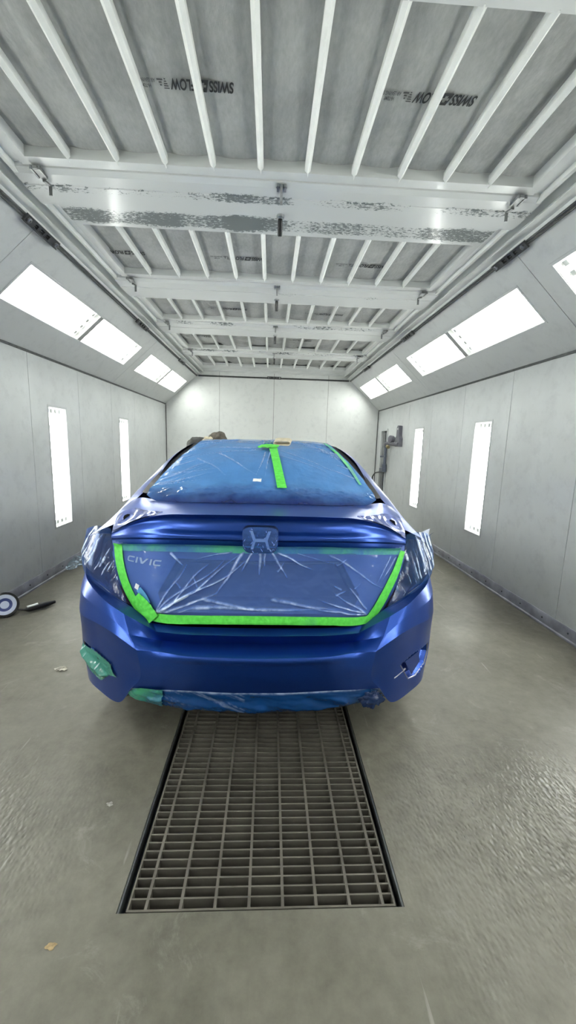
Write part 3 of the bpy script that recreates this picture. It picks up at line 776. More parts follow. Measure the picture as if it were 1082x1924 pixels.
# bumper: columns from the centre line outwards, rows from the trunk ledge down
BC = [
 [(0,1.700,.566),(0,1.632,.562),(0,1.678,.502),(0,1.546,.507),(0,1.556,.463),(0,1.572,.396),(0,1.60,.314)],
 [(.17,1.704,.566),(.165,1.636,.562),(.165,1.682,.502),(.16,1.550,.508),(.155,1.560,.463),(.156,1.576,.396),(.159,1.604,.314)],
 [(.335,1.714,.566),(.326,1.646,.562),(.325,1.690,.502),(.31,1.562,.510),(.31,1.572,.464),(.313,1.588,.396),(.318,1.614,.317)],
 [(.475,1.733,.571),(.440,1.672,.560),(.425,1.703,.502),(.412,1.596,.508),(.401,1.588,.455),(.405,1.602,.387),(.418,1.622,.316)],
 [(.578,1.78,.626),(.588,1.702,.628),(.548,1.645,.559),(.508,1.612,.505),(.497,1.612,.440),(.500,1.624,.373),(.547,1.652,.305)],
 [(.667,1.83,.653),(.682,1.752,.663),(.655,1.712,.611),(.632,1.678,.552),(.622,1.684,.478),(.625,1.698,.362),(.631,1.715,.192)],
 [(.755,1.89,.685),(.755,1.815,.692),(.742,1.782,.630),(.733,1.757,.560),(.728,1.764,.480),(.731,1.778,.345),(.748,1.802,.191)],
 [(.835,1.965,.71),(.828,1.905,.715),(.832,1.868,.645),(.832,1.848,.555),(.828,1.856,.450),(.830,1.862,.323),(.838,1.888,.205)],
 [(.880,2.06,.735),(.880,2.02,.737),(.892,1.985,.655),(.899,1.970,.555),(.893,1.965,.450),(.889,1.965,.323),(.876,1.99,.215)],
 [(.893,2.20,.763),(.895,2.20,.755),(.902,2.20,.660),(.905,2.20,.560),(.902,2.20,.450),(.893,2.20,.330),(.880,2.20,.230)],
]
for c in BC:
    u, y, z = c[-1]; c.append((u*.975, y+.07, z+.006))
for k, c in enumerate(BC):                          # roll the centre ridge over, keep the corner edge crisp
    a, b, d = (np.array(c[j]) for j in (2, 3, 4))
    up_, dn = b+(a-b)*.30, b+(d-b)*.30
    if k < 4:
        b = b+np.array((0, .007, -.005)); up_[2] -= .0005; dn[1] += .0
    c[3:4] = [tuple(up_), tuple(b), tuple(dn)]
G = patch(BC, 16, 20, rb=(1,2,4,8), cb=(3,4), mirror=True)
# reflector pockets pressed into the corners
POCK = [(.662,.378),(.735,.402),(.80,.410),(.858,.404),(.866,.350),(.845,.300),(.775,.268),(.724,.275)]
def inpoly(p, poly):
    x, y = p; c = False; n = len(poly)
    for i in range(n):
        (x0, y0), (x1, y1) = poly[i], poly[i-1]
        if (y0 > y) != (y1 > y) and x < (x1-x0)*(y-y0)/(y1-y0)+x0: c = not c
    return c
def edist(p, poly):
    P = np.array(p); d = 9
    for i in range(len(poly)):
        a = np.array(poly[i-1]); b = np.array(poly[i]); ab = b-a
        t = np.clip((P-a)@ab/(ab@ab), 0, 1); d = min(d, np.linalg.norm(P-a-ab*t))
    return d
nG = gnormals(G)
G0 = G.copy()
bv = BVHTree.FromPolygons([tuple(p) for p in G0.reshape(-1,3)], [(i*G0.shape[1]+j, i*G0.shape[1]+j+1, (i+1)*G0.shape[1]+j+1, (i+1)*G0.shape[1]+j) for i in range(G0.shape[0]-1) for j in range(G0.shape[1]-1)])
def bumper_hit(u, z):
    h = bv.ray_cast(Vector((u, 1.2, z)), Vector((0,1,0)))
    return (h[0].x, h[0].y, h[0].z) if h[0] else None
arc = lambda u, y: (abs(u)+y)*.7071
POCK_A = []
for (u, z) in POCK:
    h = bumper_hit(u, z) or (u, 1.93, z); POCK_A.append((arc(u, h[1]), z))
for r in range(G.shape[0]):
    for c in range(G.shape[1]):
        u, y, z = G0[r, c]; q = (arc(u, y), z)
        if .6 < abs(u) < .92 and .24 < z < .43 and y < 2.1 and inpoly(q, POCK_A):
            d = min(1, edist(q, POCK_A)/.016); d = d*d*(3-2*d)
            n = nG[r, c]; n = n if n[1] > 0 else -n     # into the car
            G[r, c] = G0[r, c]+n*.034*d
mb = MB(); mb.grid(W(G)); bumper = obj('bumper', mb, M['paint'], car, smooth=9)
# lip and reflector flap of the open pocket
for s in (-1, 1):
    pts = []; mb = MB()
    for (u, z) in POCK[3:]+POCK[:1]:
        h = bv.ray_cast(Vector((s*min(u,.878), 1.2, z)), Vector((0,1,0)))
        if h[0]: pts.append((h[0].x+XC, h[0].y-.001, h[0].z))
    mb.tube(pts, .0035, 6)
    obj('pocket_lip', mb, M['primerlight'], car, smooth=50)
# flap inside the right pocket
mb = MB(); f0 = [(.69,.382),(.775,.395),(.79,.33),(.745,.285)]
q = [bumper_hit(u, z) for u, z in f0]
mb.add([(p[0]+XC+(.004 if k in (0,3) else .012), p[1]+(.002 if k in (0,3) else .016), p[2]) for k, p in enumerate(q)]+[(p[0]+XC+.006, p[1]+.022, p[2]) for p in q],
       [(0,1,2,3),(4,7,6,5),(0,4,5,1),(1,5,6,2),(2,6,7,3),(3,7,4,0)])
obj('reflector_mount', mb, M['paint'], car)
mb = MB(); q = [bumper_hit(u, z) for u, z in ((.632,.322),(.66,.330),(.70,.342))]
mb.tube([(p[0]+XC, p[1]-.001, p[2]) for p in q], .004, 6); obj('seam_lip', mb, M['primerlight'], car, smooth=50)

# trunk lid
TC = [
 [(0,2.12,1.071),(0,1.90,1.074),(0,1.70,1.078),(0,1.737,1.045),(0,1.727,1.006),(0,1.70,.983),(0,1.699,.970),(0,1.716,.958),(0,1.72,.881),(0,1.715,.736),(0,1.70,.592)],
 [(.18,2.122,1.070),(.16,1.90,1.072),(.145,1.703,1.077),(.148,1.740,1.044),(.147,1.730,1.005),(.145,1.703,.982),(.145,1.702,.970),(.146,1.719,.958),(.147,1.723,.880),(.155,1.718,.735),(.155,1.703,.590)],
 [(.368,2.13,1.068),(.324,1.90,1.068),(.288,1.713,1.074),(.295,1.748,1.042),(.294,1.738,1.003),(.289,1.713,.980),(.289,1.712,.969),(.292,1.729,.958),(.294,1.733,.878),(.318,1.728,.733),(.316,1.713,.586)],
 [(.534,2.135,1.072),(.470,1.91,1.062),(.408,1.742,1.066),(.426,1.772,1.037),(.437,1.762,1.002),(.442,1.737,.976),(.443,1.736,.964),(.447,1.752,.953),(.461,1.755,.870),(.463,1.748,.724),(.437,1.728,.575)],
 [(.643,2.17,1.078),(.622,2.0,1.043),(.546,1.80,1.026),(.560,1.815,1.004),(.567,1.805,.982),(.567,1.787,.961),(.567,1.786,.951),(.572,1.80,.940),(.575,1.802,.853),(.555,1.79,.701),(.500,1.762,.563)],
 [(.728,2.26,1.045),(.722,2.06,1.014),(.690,1.872,.950),(.690,1.873,.945),(.690,1.871,.940),(.690,1.868,.934),(.690,1.867,.927),(.691,1.878,.917),(.683,1.872,.826),(.637,1.847,.679),(.543,1.80,.552)],
]
for c in TC:
    u, y, z = c[-1]; c.append((u*.985, y+.05, z-.004))
TG = patch(TC, 18, 24, rb=(2,6,7,10), cb=(), mirror=True)
TG0 = TG.copy()
REC = [(-.36,.872),(.36,.872),(.45,.71),(.43,.655),(-.43,.655),(-.45,.71)]
for r in range(TG.shape[0]):
    for c in range(TG.shape[1]):
        u, y, z = TG0[r, c]
        if y < 1.85 and .63 < z < .89 and inpoly((u, z), REC):
            q_ = min(1, edist((u, z), REC)/.035); TG[r, c, 1] += .055*q_*q_*(3-2*q_)
        # trunk-side lamp pockets: shallow dish between deck edge and spoiler edge
mb = MB(); mb.grid(W(TG)); _c = TG.shape[1]-1
for k in range(len(mb.f)):
    r, c = divmod(k, _c); u, y, z = TG0[r, c]
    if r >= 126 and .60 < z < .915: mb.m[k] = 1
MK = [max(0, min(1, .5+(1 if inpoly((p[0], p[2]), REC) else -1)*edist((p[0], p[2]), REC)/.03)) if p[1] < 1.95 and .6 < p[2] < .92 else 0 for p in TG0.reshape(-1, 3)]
trunk = obj('trunk_lid', mb, [M['paint'], M['oldpaint']], car, smooth=14, painted_light=MK)
def sub(A, r0, r1, c0, c1): return A[r0:r1+1, c0:c1+1]
ncol = TG.shape[1]; mid = ncol//2
# glossy lamp mounting pockets at both trunk corners
for s in (-1, 1):
    P = patch([[(.430,1.765,1.066),(.425,1.752,1.0655),(.420,1.745,1.065)],
               [(.548,1.90,1.050),(.545,1.845,1.037),(.540,1.803,1.027)],
               [(.622,1.985,1.042),(.615,1.91,1.006),(.612,1.838,.992)],
               [(.688,2.01,1.018),(.676,1.93,.978),(.660,1.862,.965)],
               [(.712,2.02,.999),(.705,1.95,.966),(.688,1.878,.951)]], 12, 14)
    n = gnormals(P)
    for r in range(P.shape[0]):
        for c in range(P.shape[1]):
            u, y, z = P[r, c]
            P[r, c, 2] += .009-.005*math.cos(60*math.hypot(u-.635, (y-1.93)*.8))*min(1, min(r, P.shape[0]-1-r)/6)
            P[r, c, 1] -= .004
    P[..., 0] *= s
    mb = MB(); mb.grid(W(P)); pk = obj('lamp_mount_pocket', mb, M['pocketpaint'], car, smooth=60)
    mb = MB()
    oc = Vector((XC+s*.640, 1.935, 1.004)); ax = Vector((s*.25,-.62,.75)).normalized(); a = Vector((0,1,0)).cross(ax).normalized(); b = ax.cross(a)
    T_ = lambda p, q, r, oc=oc, a=a, b=b, ax=ax: tuple(oc+a*p+b*q+ax*r)
    mb.prism([(-.014,-.018),(-.006,-.026),(.012,-.024),(.016,-.012),(.014,.018),(.004,.024),(-.012,.022),(-.017,.010)], T_, .004, .0125)
    obj('mount_hole', mb, M['underbody'], pk)
# emblem under its film, in a dished housing across the spoiler fold
EY = 1.692
mb = MB()
def rrect(w, h, r, n=6, x=0, z=0, taper=0):
    out = []
    for (sx, sz, a0) in ((1,1,0),(-1,1,90),(-1,-1,180),(1,-1,270)):
        for k in range(n+1):
            t = math.radians(a0+90*k/n); px = sx*(w-r)+r*math.cos(t); pz = sz*(h-r)+r*math.sin(t)
            out.append((x+px*(1+taper*pz/h), z+pz))
    return out
EZ = .972; T_ = lambda a,b,c: (XC+a, EY+c, b)
mb.prism(rrect(.074,.057,.026,6,0,EZ,.06), T_, .004, .04, 0)
em = obj('emblem', mb, M['darkblue'], car, smooth=30)
mb = MB(); o_ = rrect(.074,.057,.026,8,0,EZ,.06); i_ = rrect(.066,.049,.020,8,0,EZ,.06); n = len(o_)
mb.add([T_(a,b,.0) for a,b in o_]+[T_(a,b,.0) for a,b in i_]+[T_(a,b,.012) for a,b in o_]+[T_(a,b,.012) for a,b in i_],
       [(k,(k+1)%n,n+(k+1)%n,n+k) for k in range(n)]+[(k,2*n+k,2*n+(k+1)%n,(k+1)%n) for k in range(n)]+[(n+k,n+(k+1)%n,3*n+(k+1)%n,3*n+k) for k in range(n)])
obj('emblem_ring', mb, M['darkblue'], em, smooth=30)
mb = MB()
for s in (-1, 1):
    mb.prism([(s*.045,EZ+.040),(s*.033,EZ+.040),(s*.020,EZ+.004),(s*.020,EZ-.004),(s*.030,EZ-.040),(s*.041,EZ-.040),(s*.031,EZ-.002)], T_, -.004, .006)
mb.prism([(-.021,EZ+.006),(.021,EZ+.006),(.021,EZ-.007),(-.021,EZ-.007)], T_, -.004, .006)
obj('emblem_letter', mb, M['chrome'], em)
# CIVIC lettering, wide slanted capitals
mb = MB()
def stroke(poly, x0, zz, sl=.28, h=.026, sx=1.):
    return [(x0+(px*sx)+sl*pz*h, zz+pz*h) for px, pz in poly]
Cc = [(.030,1),(.006,1),(0,.8),(0,.2),(.006,0),(.030,0),(.030,.2),(.009,.2),(.0065,.3),(.0065,.7),(.009,.8),(.030,.8)]
Ii = [(0,0),(.0072,0),(.0072,1),(0,1)]
Vv = [(0,1),(.0085,1),(.0165,.32),(.030,1),(.0385,1),(.0205,0),(.0115,0)]
x0 = -.608
def trunk_y(u, z):
    h = TBV.ray_cast(Vector((u, 1.3, z)), Vector((0,1,0))); return h[0].y if h[0] else 1.75
_R, _C = TG0.shape[:2]
TBV = BVHTree.FromPolygons([tuple(p) for p in TG0.reshape(-1,3)], [(i*_C+j, i*_C+j+1, (i+1)*_C+j+1, (i+1)*_C+j) for i in range(_R-1) for j in range(_C-1)])
for g, dx in ((Cc,0),(Ii,.0375),(Vv,.0505),(Ii,.0975),(Cc,.111)):
    P = stroke(g, x0+dx*1.18, .8355-dx*.02, .28, .0265, 1.18)
    n = len(P)
    vs = [(XC+a, trunk_y(a, b)-.0065, b) for a, b in P]+[(XC+a, trunk_y(a, b)+.002, b) for a, b in P]
    mb.add(vs, [tuple(range(n)), tuple(range(n,2*n))[::-1]]+[(k,(k+1)%n,n+(k+1)%n,n+k) for k in range(n)])
obj('model_lettering', mb, M['chrome'], trunk)
for u, z, m in ((-.105,.662,'labelwhite'),(.109,.660,'trimblack'),(.0,.835,'trimblack')):
    mb = MB(); yy = trunk_y(u, z)+.035
    mb.lathe([(.011,.0),(.011,.006),(.004,.008)], (XC+u, yy, z), (0,-1,0), 12)
    obj('plate_screw', mb, M[m], trunk, smooth=30)

# rear window
GC = [
 [(0,2.118,1.073),(0,2.30,1.165),(0,2.52,1.262),(0,2.76,1.338),(0,2.99,1.381)],
 [(.20,2.12,1.073),(.195,2.31,1.163),(.185,2.525,1.259),(.17,2.765,1.335),(.16,2.993,1.380)],
 [(.40,2.132,1.073),(.39,2.32,1.155),(.37,2.54,1.247),(.345,2.775,1.327),(.32,3.0,1.377)],
 [(.56,2.15,1.080),(.545,2.34,1.143),(.52,2.56,1.229),(.475,2.79,1.312),(.435,3.01,1.371)],
 [(.625,2.20,1.095),(.615,2.38,1.150),(.585,2.58,1.223),(.535,2.80,1.303),(.488,3.015,1.367)],
]
GG = patch(GC, 8, 8, mirror=True)
mb = MB(); mb.grid(W(GG)); obj('rear_window', mb, M['carglass'], car, smooth=40)
for s in (-1, 1):
    P = patch([[(u-.004,y,z+.003) for (u,y,z) in GC[4]], [(u+.028,y+.012,z+.006) for (u,y,z) in GC[4]]], 8, 3); P[...,0] *= s
    mb = MB(); mb.grid(W(P)); obj('window_trim', mb, M['trimblack'], car, smooth=40)

# body shell: sides, quarter panels, roof, hood and nose
# station: y, sill(u,z), mid, shoulder, belt, crest, inner, edge
ST = [
 (2.06, (.885,.735),(.893,.78),(.897,.83),(.890,.872),(.862,.897),(.790,.935),(.728,.962)),
 (2.20, (.895,.76),(.900,.80),(.900,.85),(.888,.885),(.850,.925),(.795,.965),(.742,1.000)),
 (2.34, (.903,.58),(.905,.70),(.902,.86),(.884,.905),(.842,.955),(.770,1.030),(.650,1.120)),
 (2.46, (.905,.66),(.906,.76),(.902,.87),(.878,.92),(.832,.990),(.750,1.085),(.622,1.182)),
 (2.70, (.905,.64),(.906,.75),(.902,.88),(.862,.95),(.785,1.090),(.695,1.190),(.592,1.284)),
 (2.88, (.903,.33),(.905,.60),(.900,.88),(.850,.97),(.722,1.200),(.640,1.280),(.548,1.343)),
 (3.02, (.900,.22),(.903,.55),(.898,.88),(.840,.98),(.680,1.268),(.605,1.322),(.515,1.371)),
 (3.30, (.895,.21),(.900,.55),(.893,.88),(.828,.985),(.632,1.335),(.575,1.362),(.490,1.382)),
 (3.80, (.890,.20),(.896,.55),(.890,.88),(.815,.985),(.605,1.358),(.555,1.374),(.470,1.388)),
 (4.30, (.888,.20),(.894,.55),(.888,.87),(.808,.975),(.600,1.350),(.550,1.365),(.465,1.380)),
 (4.75, (.886,.20),(.892,.55),(.884,.86),(.805,.965),(.625,1.300),(.570,1.320),(.475,1.340)),
 (5.00, (.885,.56),(.892,.68),(.882,.85),(.805,.95),(.690,1.150),(.640,1.165),(.530,1.185)),
 (5.25, (.885,.66),(.890,.74),(.880,.84),(.810,.93),(.770,.985),(.700,1.005),(.560,1.035)),
 (5.50, (.882,.56),(.886,.68),(.872,.82),(.800,.90),(.755,.935),(.680,.955),(.520,.975)),
 (5.80, (.870,.22),(.876,.50),(.855,.76),(.770,.86),(.715,.885),(.630,.905),(.470,.925)),
 (6.08, (.800,.22),(.815,.45),(.780,.67),(.700,.77),(.640,.80),(.560,.825),(.420,.845)),
 (6.20, (.60,.24),(.62,.42),(.58,.58),(.52,.66),(.48,.69),(.43,.71),(.33,.73)),
]
SA = np.array([[(u, st[0], z) for (u, z) in st[1:]] for st in ST])     # station,row,3
ROOF = []
for st in ST[6:]:
    y = st[0]; e = st[7]
    cz = {3.02:1.384,3.30:1.396,3.80:1.402,4.30:1.394,4.75:1.350,5.00:1.215,5.25:1.055,5.50:.995,5.80:.945,6.08:.865,6.20:.75}[y]
    ROOF.append([(e[0], y, e[1]), (e[0]*.5, y-.008, e[1]+(cz-e[1])*.78), (0, y-.012, cz)])
mb = MB()
for s in (-1, 1):
    B = hermite(SA, 5); B = np.swapaxes(hermite(np.swapaxes(B, 0, 1), 4, (2,)), 0, 1); B[..., 0] *= s
    # side windows get the glass slot: rows between belt and crest, y 2.95..5.05
    R_, C_ = B.shape[:2]; vs = W(B).reshape(-1, 3)
    fs = []; mi = []
    for i in range(R_-1):
        for j in range(C_-1):
            y = B[i, j, 1]; fs.append((i*C_+j, i*C_+j+1, (i+1)*C_+j+1, (i+1)*C_+j)); mi.append(1 if (13 <= j < 16 and 2.9 < y < 5.0) else 0)
    b0 = len(mb.v); mb.add(vs, fs); mb.m[-len(fs):] = mi
RA = np.array(ROOF); RB = RA[:, ::-1].copy()
full = np.concatenate([RA, (RA[:, :2][:, ::-1]*np.array([-1,1,1]))], axis=1)
RF = hermite(full, 5); RF = np.swapaxes(hermite(np.swapaxes(RF, 0, 1), 6), 0, 1)
R_, C_ = RF.shape[:2]; fs = []; mi = []
for i in range(R_-1):
    for j in range(C_-1):
        fs.append((i*C_+j, i*C_+j+1, (i+1)*C_+j+1, (i+1)*C_+j)); mi.append(1 if 4.62 < RF[i,j,1] < 5.2 else 0)
mb.add(W(RF).reshape(-1,3), fs); mb.m[-len(fs):] = mi
# nose closing panel
nose = SA[-1]; pl = [(XC+u, y, z) for u, y, z in nose]+[(XC-u, y, z) for u, y, z in nose[::-1]]
mb.add(pl, [tuple(range(len(pl)))])
body = obj('body_shell', mb, [M['paint'], M['carglass']], car, smooth=35, merge=.0015)
# dark structure behind the panel gaps and under the floor pan
mb = MB()
mb.box((XC-.70,1.99,.30),(XC+.70,2.0,.93)); mb.box((XC-.72,2.10,.26),(XC+.72,6.0,.34)); mb.box((XC-.55,1.74,.30),(XC+.55,1.99,.50))
for s in (-1, 1):
    P = np.array([[(s*.700,1.90,.95),(s*.72,2.20,1.03),(s*.72,2.24,1.03)],[(s*.66,1.90,.80),(s*.66,2.0,.80),(s*.66,2.2,.8)],[(s*.565,1.815,.60),(s*.58,1.98,.6),(s*.6,2.2,.6)]])
    mb.grid(W(P))
mb.box((XC-.69,2.0,.9),(XC+.69,2.28,.93))
obj('inner_structure', mb, M['underbody'], car)
# muffler strip seen below
mb = MB(); mb.tube([(XC-.35,1.95,.30),(XC+.35,1.95,.30)], .07, 14); obj('muffler', mb, M['darksteel'], car, smooth=40)

# tail lamps
LC = [
 [(.705,1.895,.942),(.672,1.868,.80),(.640,1.835,.705),(.590,1.793,.632)],
 [(.755,1.925,.935),(.735,1.895,.80),(.705,1.865,.715),(.668,1.835,.655)],
 [(.820,1.985,.915),(.810,1.945,.80),(.785,1.915,.735),(.757,1.893,.688)],
 [(.880,2.060,.884),(.880,2.025,.80),(.866,1.995,.745),(.838,1.968,.713)],
 [(.897,2.220,.868),(.903,2.220,.82),(.900,2.215,.785),(.893,2.205,.762)],
]
LG = patch(LC, 14, 14)
for s in (-1, 1):
    A = LG.copy(); A[..., 0] *= s
    mb = MB(); mb.grid(W(A)); obj('tail_lamp', mb, M['lampdark'], car, smooth=50)
# wheels
for y in (2.53, 5.23):
    for s in (-1, 1):
        c = (XC+s*.785, y, .318)
        mb = MB(); mb.lathe([(.205,-.10),(.27,-.108),(.306,-.098),(.317,-.07),(.318,0),(.317,.07),(.306,.098),(.27,.108),(.205,.10)], c, (s,0,0), 40)
        wh = obj('wheel', mb, M['tyre'], car, smooth=40)
        mb = MB(); mb.lathe([(.20,.06),(.21,.10),(.195,.103),(.185,.07)], c, (s,0,0), 40)
        for k in range(10):
            t = 2*math.pi*k/10
            T_ = lambda a,b,cc: (c[0]+s*cc, c[1]+a*math.cos(t)-b*math.sin(t), c[2]+a*math.sin(t)+b*math.cos(t))
            mb.prism([(.03,-.018),(.195,-.012),(.195,.012),(.03,.018)], T_, .07, .092)
        mb.lathe([(.04,.06),(.04,.095),(.02,.1)], c, (s,0,0), 20)
        obj('wheel_rim', mb, M['rim'], wh, smooth=30)

# ------------------------------------------------------------------ masking film and tape on the car
def wrinkle(A, f, out):
    """push grid points outwards by f(u,y,z); out = unit direction or None for the grid normal"""
    n = gnormals(A)
    B = A.copy()
    for r in range(A.shape[0]):
        for c in range(A.shape[1]):
            d = n[r, c] if out is None else np.array(out)
            if out is None and (d[1] > 0 or d[2] < -.5): d = -d
            B[r, c] = A[r, c]+d*f(r/(A.shape[0]-1), c/(A.shape[1]-1), *A[r, c])
    return B
def folds(segs, wk=.5):
    """sum of creases given as ((u0,z0),(u1,z1),height,width); each wanders a little and thins out along its length"""
    def f(u, z):
        h = 0
        for k, (a, b, ht, w) in enumerate(segs):
            ax, az = a; bx, bz = b; dx, dz = bx-ax, bz-az; L2 = dx*dx+dz*dz
            t = ((u-ax)*dx+(z-az)*dz)/L2
            if -.02 < t < 1.02:
                L = math.sqrt(L2)
                d = ((u-ax)*dz-(z-az)*dx)/L
                w_ = w*wk*(1.25-.9*t)
                if abs(d) < w_*3+.05*L:
                    d = abs(d+.05*L*nz(t*2.2, k*3.1))
                    if d < w_*3: h += ht*math.exp(-(d/w_)**2)*max(0, min(1, t*12+.3, (1-t)*2.2))
        return h
    return f
# rear window and roof sheet
ext = np.concatenate([np.array(GC)[:, :, :], np.array([[(0,3.28,1.399)],[(.16,3.29,1.398)],[(.32,3.30,1.395)],[(.44,3.30,1.390)],[(.50,3.30,1.387)]])], axis=1)
ext[4, :, 0] -= .012; ext[4, :5, 2] += .0
ext[:, 0, 1] -= .035
for k in range(5):
    h = TBV.ray_cast(Vector((ext[k, 0, 0], ext[k, 0, 1], 1.6)), Vector((0,0,-1)))
    if h[0]: ext[k, 0, 2] = h[0].z+.0015
FW = patch(ext, 44, 40, mirror=True)
rnd = random.Random(3)
sg = []
for k in range(26):                                 # creases fanning from the side edges
    s = -1 if k % 2 else 1; y0_ = rnd.uniform(2.25, 2.95); u0 = s*(.60-.12*(y0_-2.25)/.7)
    L = rnd.uniform(.10, .34); a = rnd.uniform(.15, .75)
    sg.append(((u0, y0_), (u0-s*L, y0_+L*a), rnd.uniform(.003,.009), rnd.uniform(.004,.010)))
for (p, q, h, w) in (((-.30,2.66),(.0,2.28),.010,.006), ((-.42,2.62),(-.20,2.34),.006,.008), ((-.60,2.40),(-.25,2.44),.006,.009), ((-.02,2.86),(-.02,3.28),.006,.010),
                     ((.03,2.86),(.035,3.28),.006,.008), ((-.05,2.75),(-.42,2.80),.008,.010), ((-.04,2.72),(-.5,2.63),.006,.008), ((.09,2.72),(.52,2.40),.005,.007),
                     ((.10,2.62),(.45,2.40),.005,.006), ((.0,2.68),(-.05,2.32),.007,.008), ((.03,2.68),(.02,2.34),.007,.007), ((.16,3.1),(.52,2.62),.006,.012), ((.22,3.1),(.55,2.55),.005,.01), ((-.2,3.1),(-.5,2.8),.006,.012)):
    sg.append((p, q, h, w))
ff = folds(sg, .34)
def fw(v, w, u, y, z):
    base = .014+.006*max(0, fbm(u*5, y*6))+ff(u, y)
    if y < 2.24: base += .008*max(0, fbm(u*22, y*30, 5))
    return base*min(1, v*16)
A = wrinkle(FW, fw, (0,-.45,.9))
CR = np.array([[.75*min(1, ff(p[0], p[1])/.009) for p in row] for row in FW])  # folds drawn paler to stand for their glints
mb = MB(); mb.grid(W(A)); tag(obj('masking_film', mb, M['film_window'], smooth=70, painted_light=CR), 'blue sprayed plastic film over the rear window and roof', 'masking film', 'plastic masking film on the car')
# trunk sheet: taut from tape to tape, bridging the number plate recess
r0 = 7*18+10; r1 = 10*18-6
TF = TG0[r0:r1+1, :]
TF = np.stack([hermite(TF[i], 2) for i in range(len(TF))])
TF = hermite(TF, 3)
sg = []
for (p, q, h, w) in (((-.47,.61),(-.10,.93),.007,.004), ((-.46,.63),(-.30,.88),.006,.004), ((-.40,.62),(-.28,.66),.006,.006), ((.46,.62),(.36,.63),.008,.008), ((-.09,.93),(-.30,.86),.006,.004), ((.02,.92),(.02,.84),.006,.006), ((.09,.93),(.36,.86),.006,.003), ((-.46,.61),(-.06,.92),.010,.006), ((-.45,.61),(-.02,.90),.013,.005), ((-.43,.62),(-.16,.74),.007,.008), ((-.44,.62),(-.20,.88),.008,.005),
                     ((-.06,.93),(-.20,.70),.007,.008), ((.07,.92),(.24,.83),.009,.006), ((.05,.92),(.13,.78),.007,.007), ((.0,.92),(.0,.80),.006,.01), ((-.03,.92),(-.08,.82),.007,.006),
                     ((.49,.62),(.20,.66),.006,.006), ((.49,.62),(.32,.74),.006,.006), ((.48,.63),(.25,.70),.006,.005), ((.49,.64),(.38,.78),.006,.006),
                     ((-.39,.9),(-.33,.84),.006,.008), ((.60,.88),(.53,.74),.005,.006), ((.63,.87),(.56,.75),.005,.006), ((.3,.9),(.62,.7),.004,.006),
                     ((-.3,.66),(.3,.66),.006,.012), ((-.25,.70),(.1,.63),.006,.01), ((.05,.7),(.35,.64),.005,.01)):
    sg.append((p, q, h, w))
for k in range(8):
    u0 = rnd.uniform(-.55,.55); z0 = rnd.uniform(.62,.9); a = rnd.uniform(0,3.14); L = rnd.uniform(.04,.14)
    sg.append(((u0,z0),(u0+L*math.cos(a), z0+L*math.sin(a)), rnd.uniform(.002,.005), rnd.uniform(.004,.008)))
ft = folds(sg, .62)
def fwt(v, w, u, y, z):
    e = min(1, .3+min(v, 1-v)*10, .3+min(w, 1-w)*14)
    return .012+(.006*max(0, fbm(u*7, z*7, 2))+ft(u, z))*e
A = wrinkle(TF, fwt, (0,-1,0))
CR = np.array([[min(1, ft(p[0], p[2])/.009) for p in row] for row in TF])  # painted highlights follow the same folds
mb = MB(); mb.grid(W(A)); tag(obj('masking_film', mb, M['film_trunk'], smooth=70, painted_light=CR), 'clear bluish plastic film stretched over the trunk lid below the spoiler edge', 'masking film', 'plastic masking film on the car')

def strip(name, label, path, width, mat, host='trunk', off=.011, group='green masking tape strips', wob=.001, n=40):
    """tape of given width along a (u,z) path laid on the trunk lid"""
    P = np.array(path, float); P3 = hermite(P, max(2, n//(len(P)-1)))
    t = np.gradient(P3, axis=0); t /= np.linalg.norm(t, axis=1, keepdims=True)
    wv = np.array(width if isinstance(width, (list, tuple)) else [width, width]); ws = np.interp(np.linspace(0,1,len(P3)), np.linspace(0,1,len(wv)), wv)
    g = np.zeros((len(P3), 7, 3))
    for i, (p, d) in enumerate(zip(P3, t)):
        for j in range(7):
            q = p+np.array([-d[1], d[0]])*ws[i]*(j/6-.5)*(1+.04*nz(i*.9, 0))
            yy = min(trunk_y(q[0], q[1]), trunk_y(q[0], q[1]+.025))
            g[i, j] = (q[0], yy-off-abs(wob)*(1+nz(q[0]*60, q[1]*60)), q[1])
    mb = MB(); mb.grid(W(g)); return tag(obj(name, mb, mat, smooth=60), label, 'masking tape', group)
strip('masking_tape', 'green tape strip sprayed blue along the top of the trunk film', [(-.63,.898),(-.45,.920),(-.30,.926),(0,.927),(.30,.927),(.50,.916),(.655,.897)], [.034,.038,.036,.032], M['tape_sprayed'], off=.012)
strip('masking_tape', 'pale green tape running down the trunk edge beside the model lettering', [(-.648,.912),(-.645,.84),(-.625,.755),(-.575,.66),(-.50,.588)], [.048,.050,.052], M['tape_half'] if False else M['tape'], off=.016)
strip('masking_tape', 'bright green tape strip along the bottom edge of the trunk film', [(-.50,.606),(-.35,.605),(-.2,.609),(0,.611),(.2,.608),(.40,.601),(.52,.594)], [.040,.040,.038], M['tape'], off=.020)
strip('masking_tape', 'bright green tape slanting down the trunk edge away from the lettering', [(.672,.895),(.640,.80),(.595,.715),(.54,.63),(.50,.588)], [.030,.048,.050,.044], M['tape'], off=.016)
strip('masking_tape', 'short crumpled green tape patch at the lower trunk corner below the lettering', [(-.555,.685),(-.51,.645),(-.462,.598)], [.060,.075,.060], M['tape'], off=.026, wob=.005)
strip('tape_tab', 'small white tab with a blue tail beside the slanting green tape', [(-.556,.735),(-.538,.728)], [.026,.026], M['labelwhite'], off=.024, n=6)
strip('masking_tape', 'sky blue tape tail below the small white tab', [(-.54,.722),(-.515,.695),(-.492,.662)], [.030,.034,.028], simple('blue_tape', lin(90,165,215), .45, bmp=.4), off=.022)
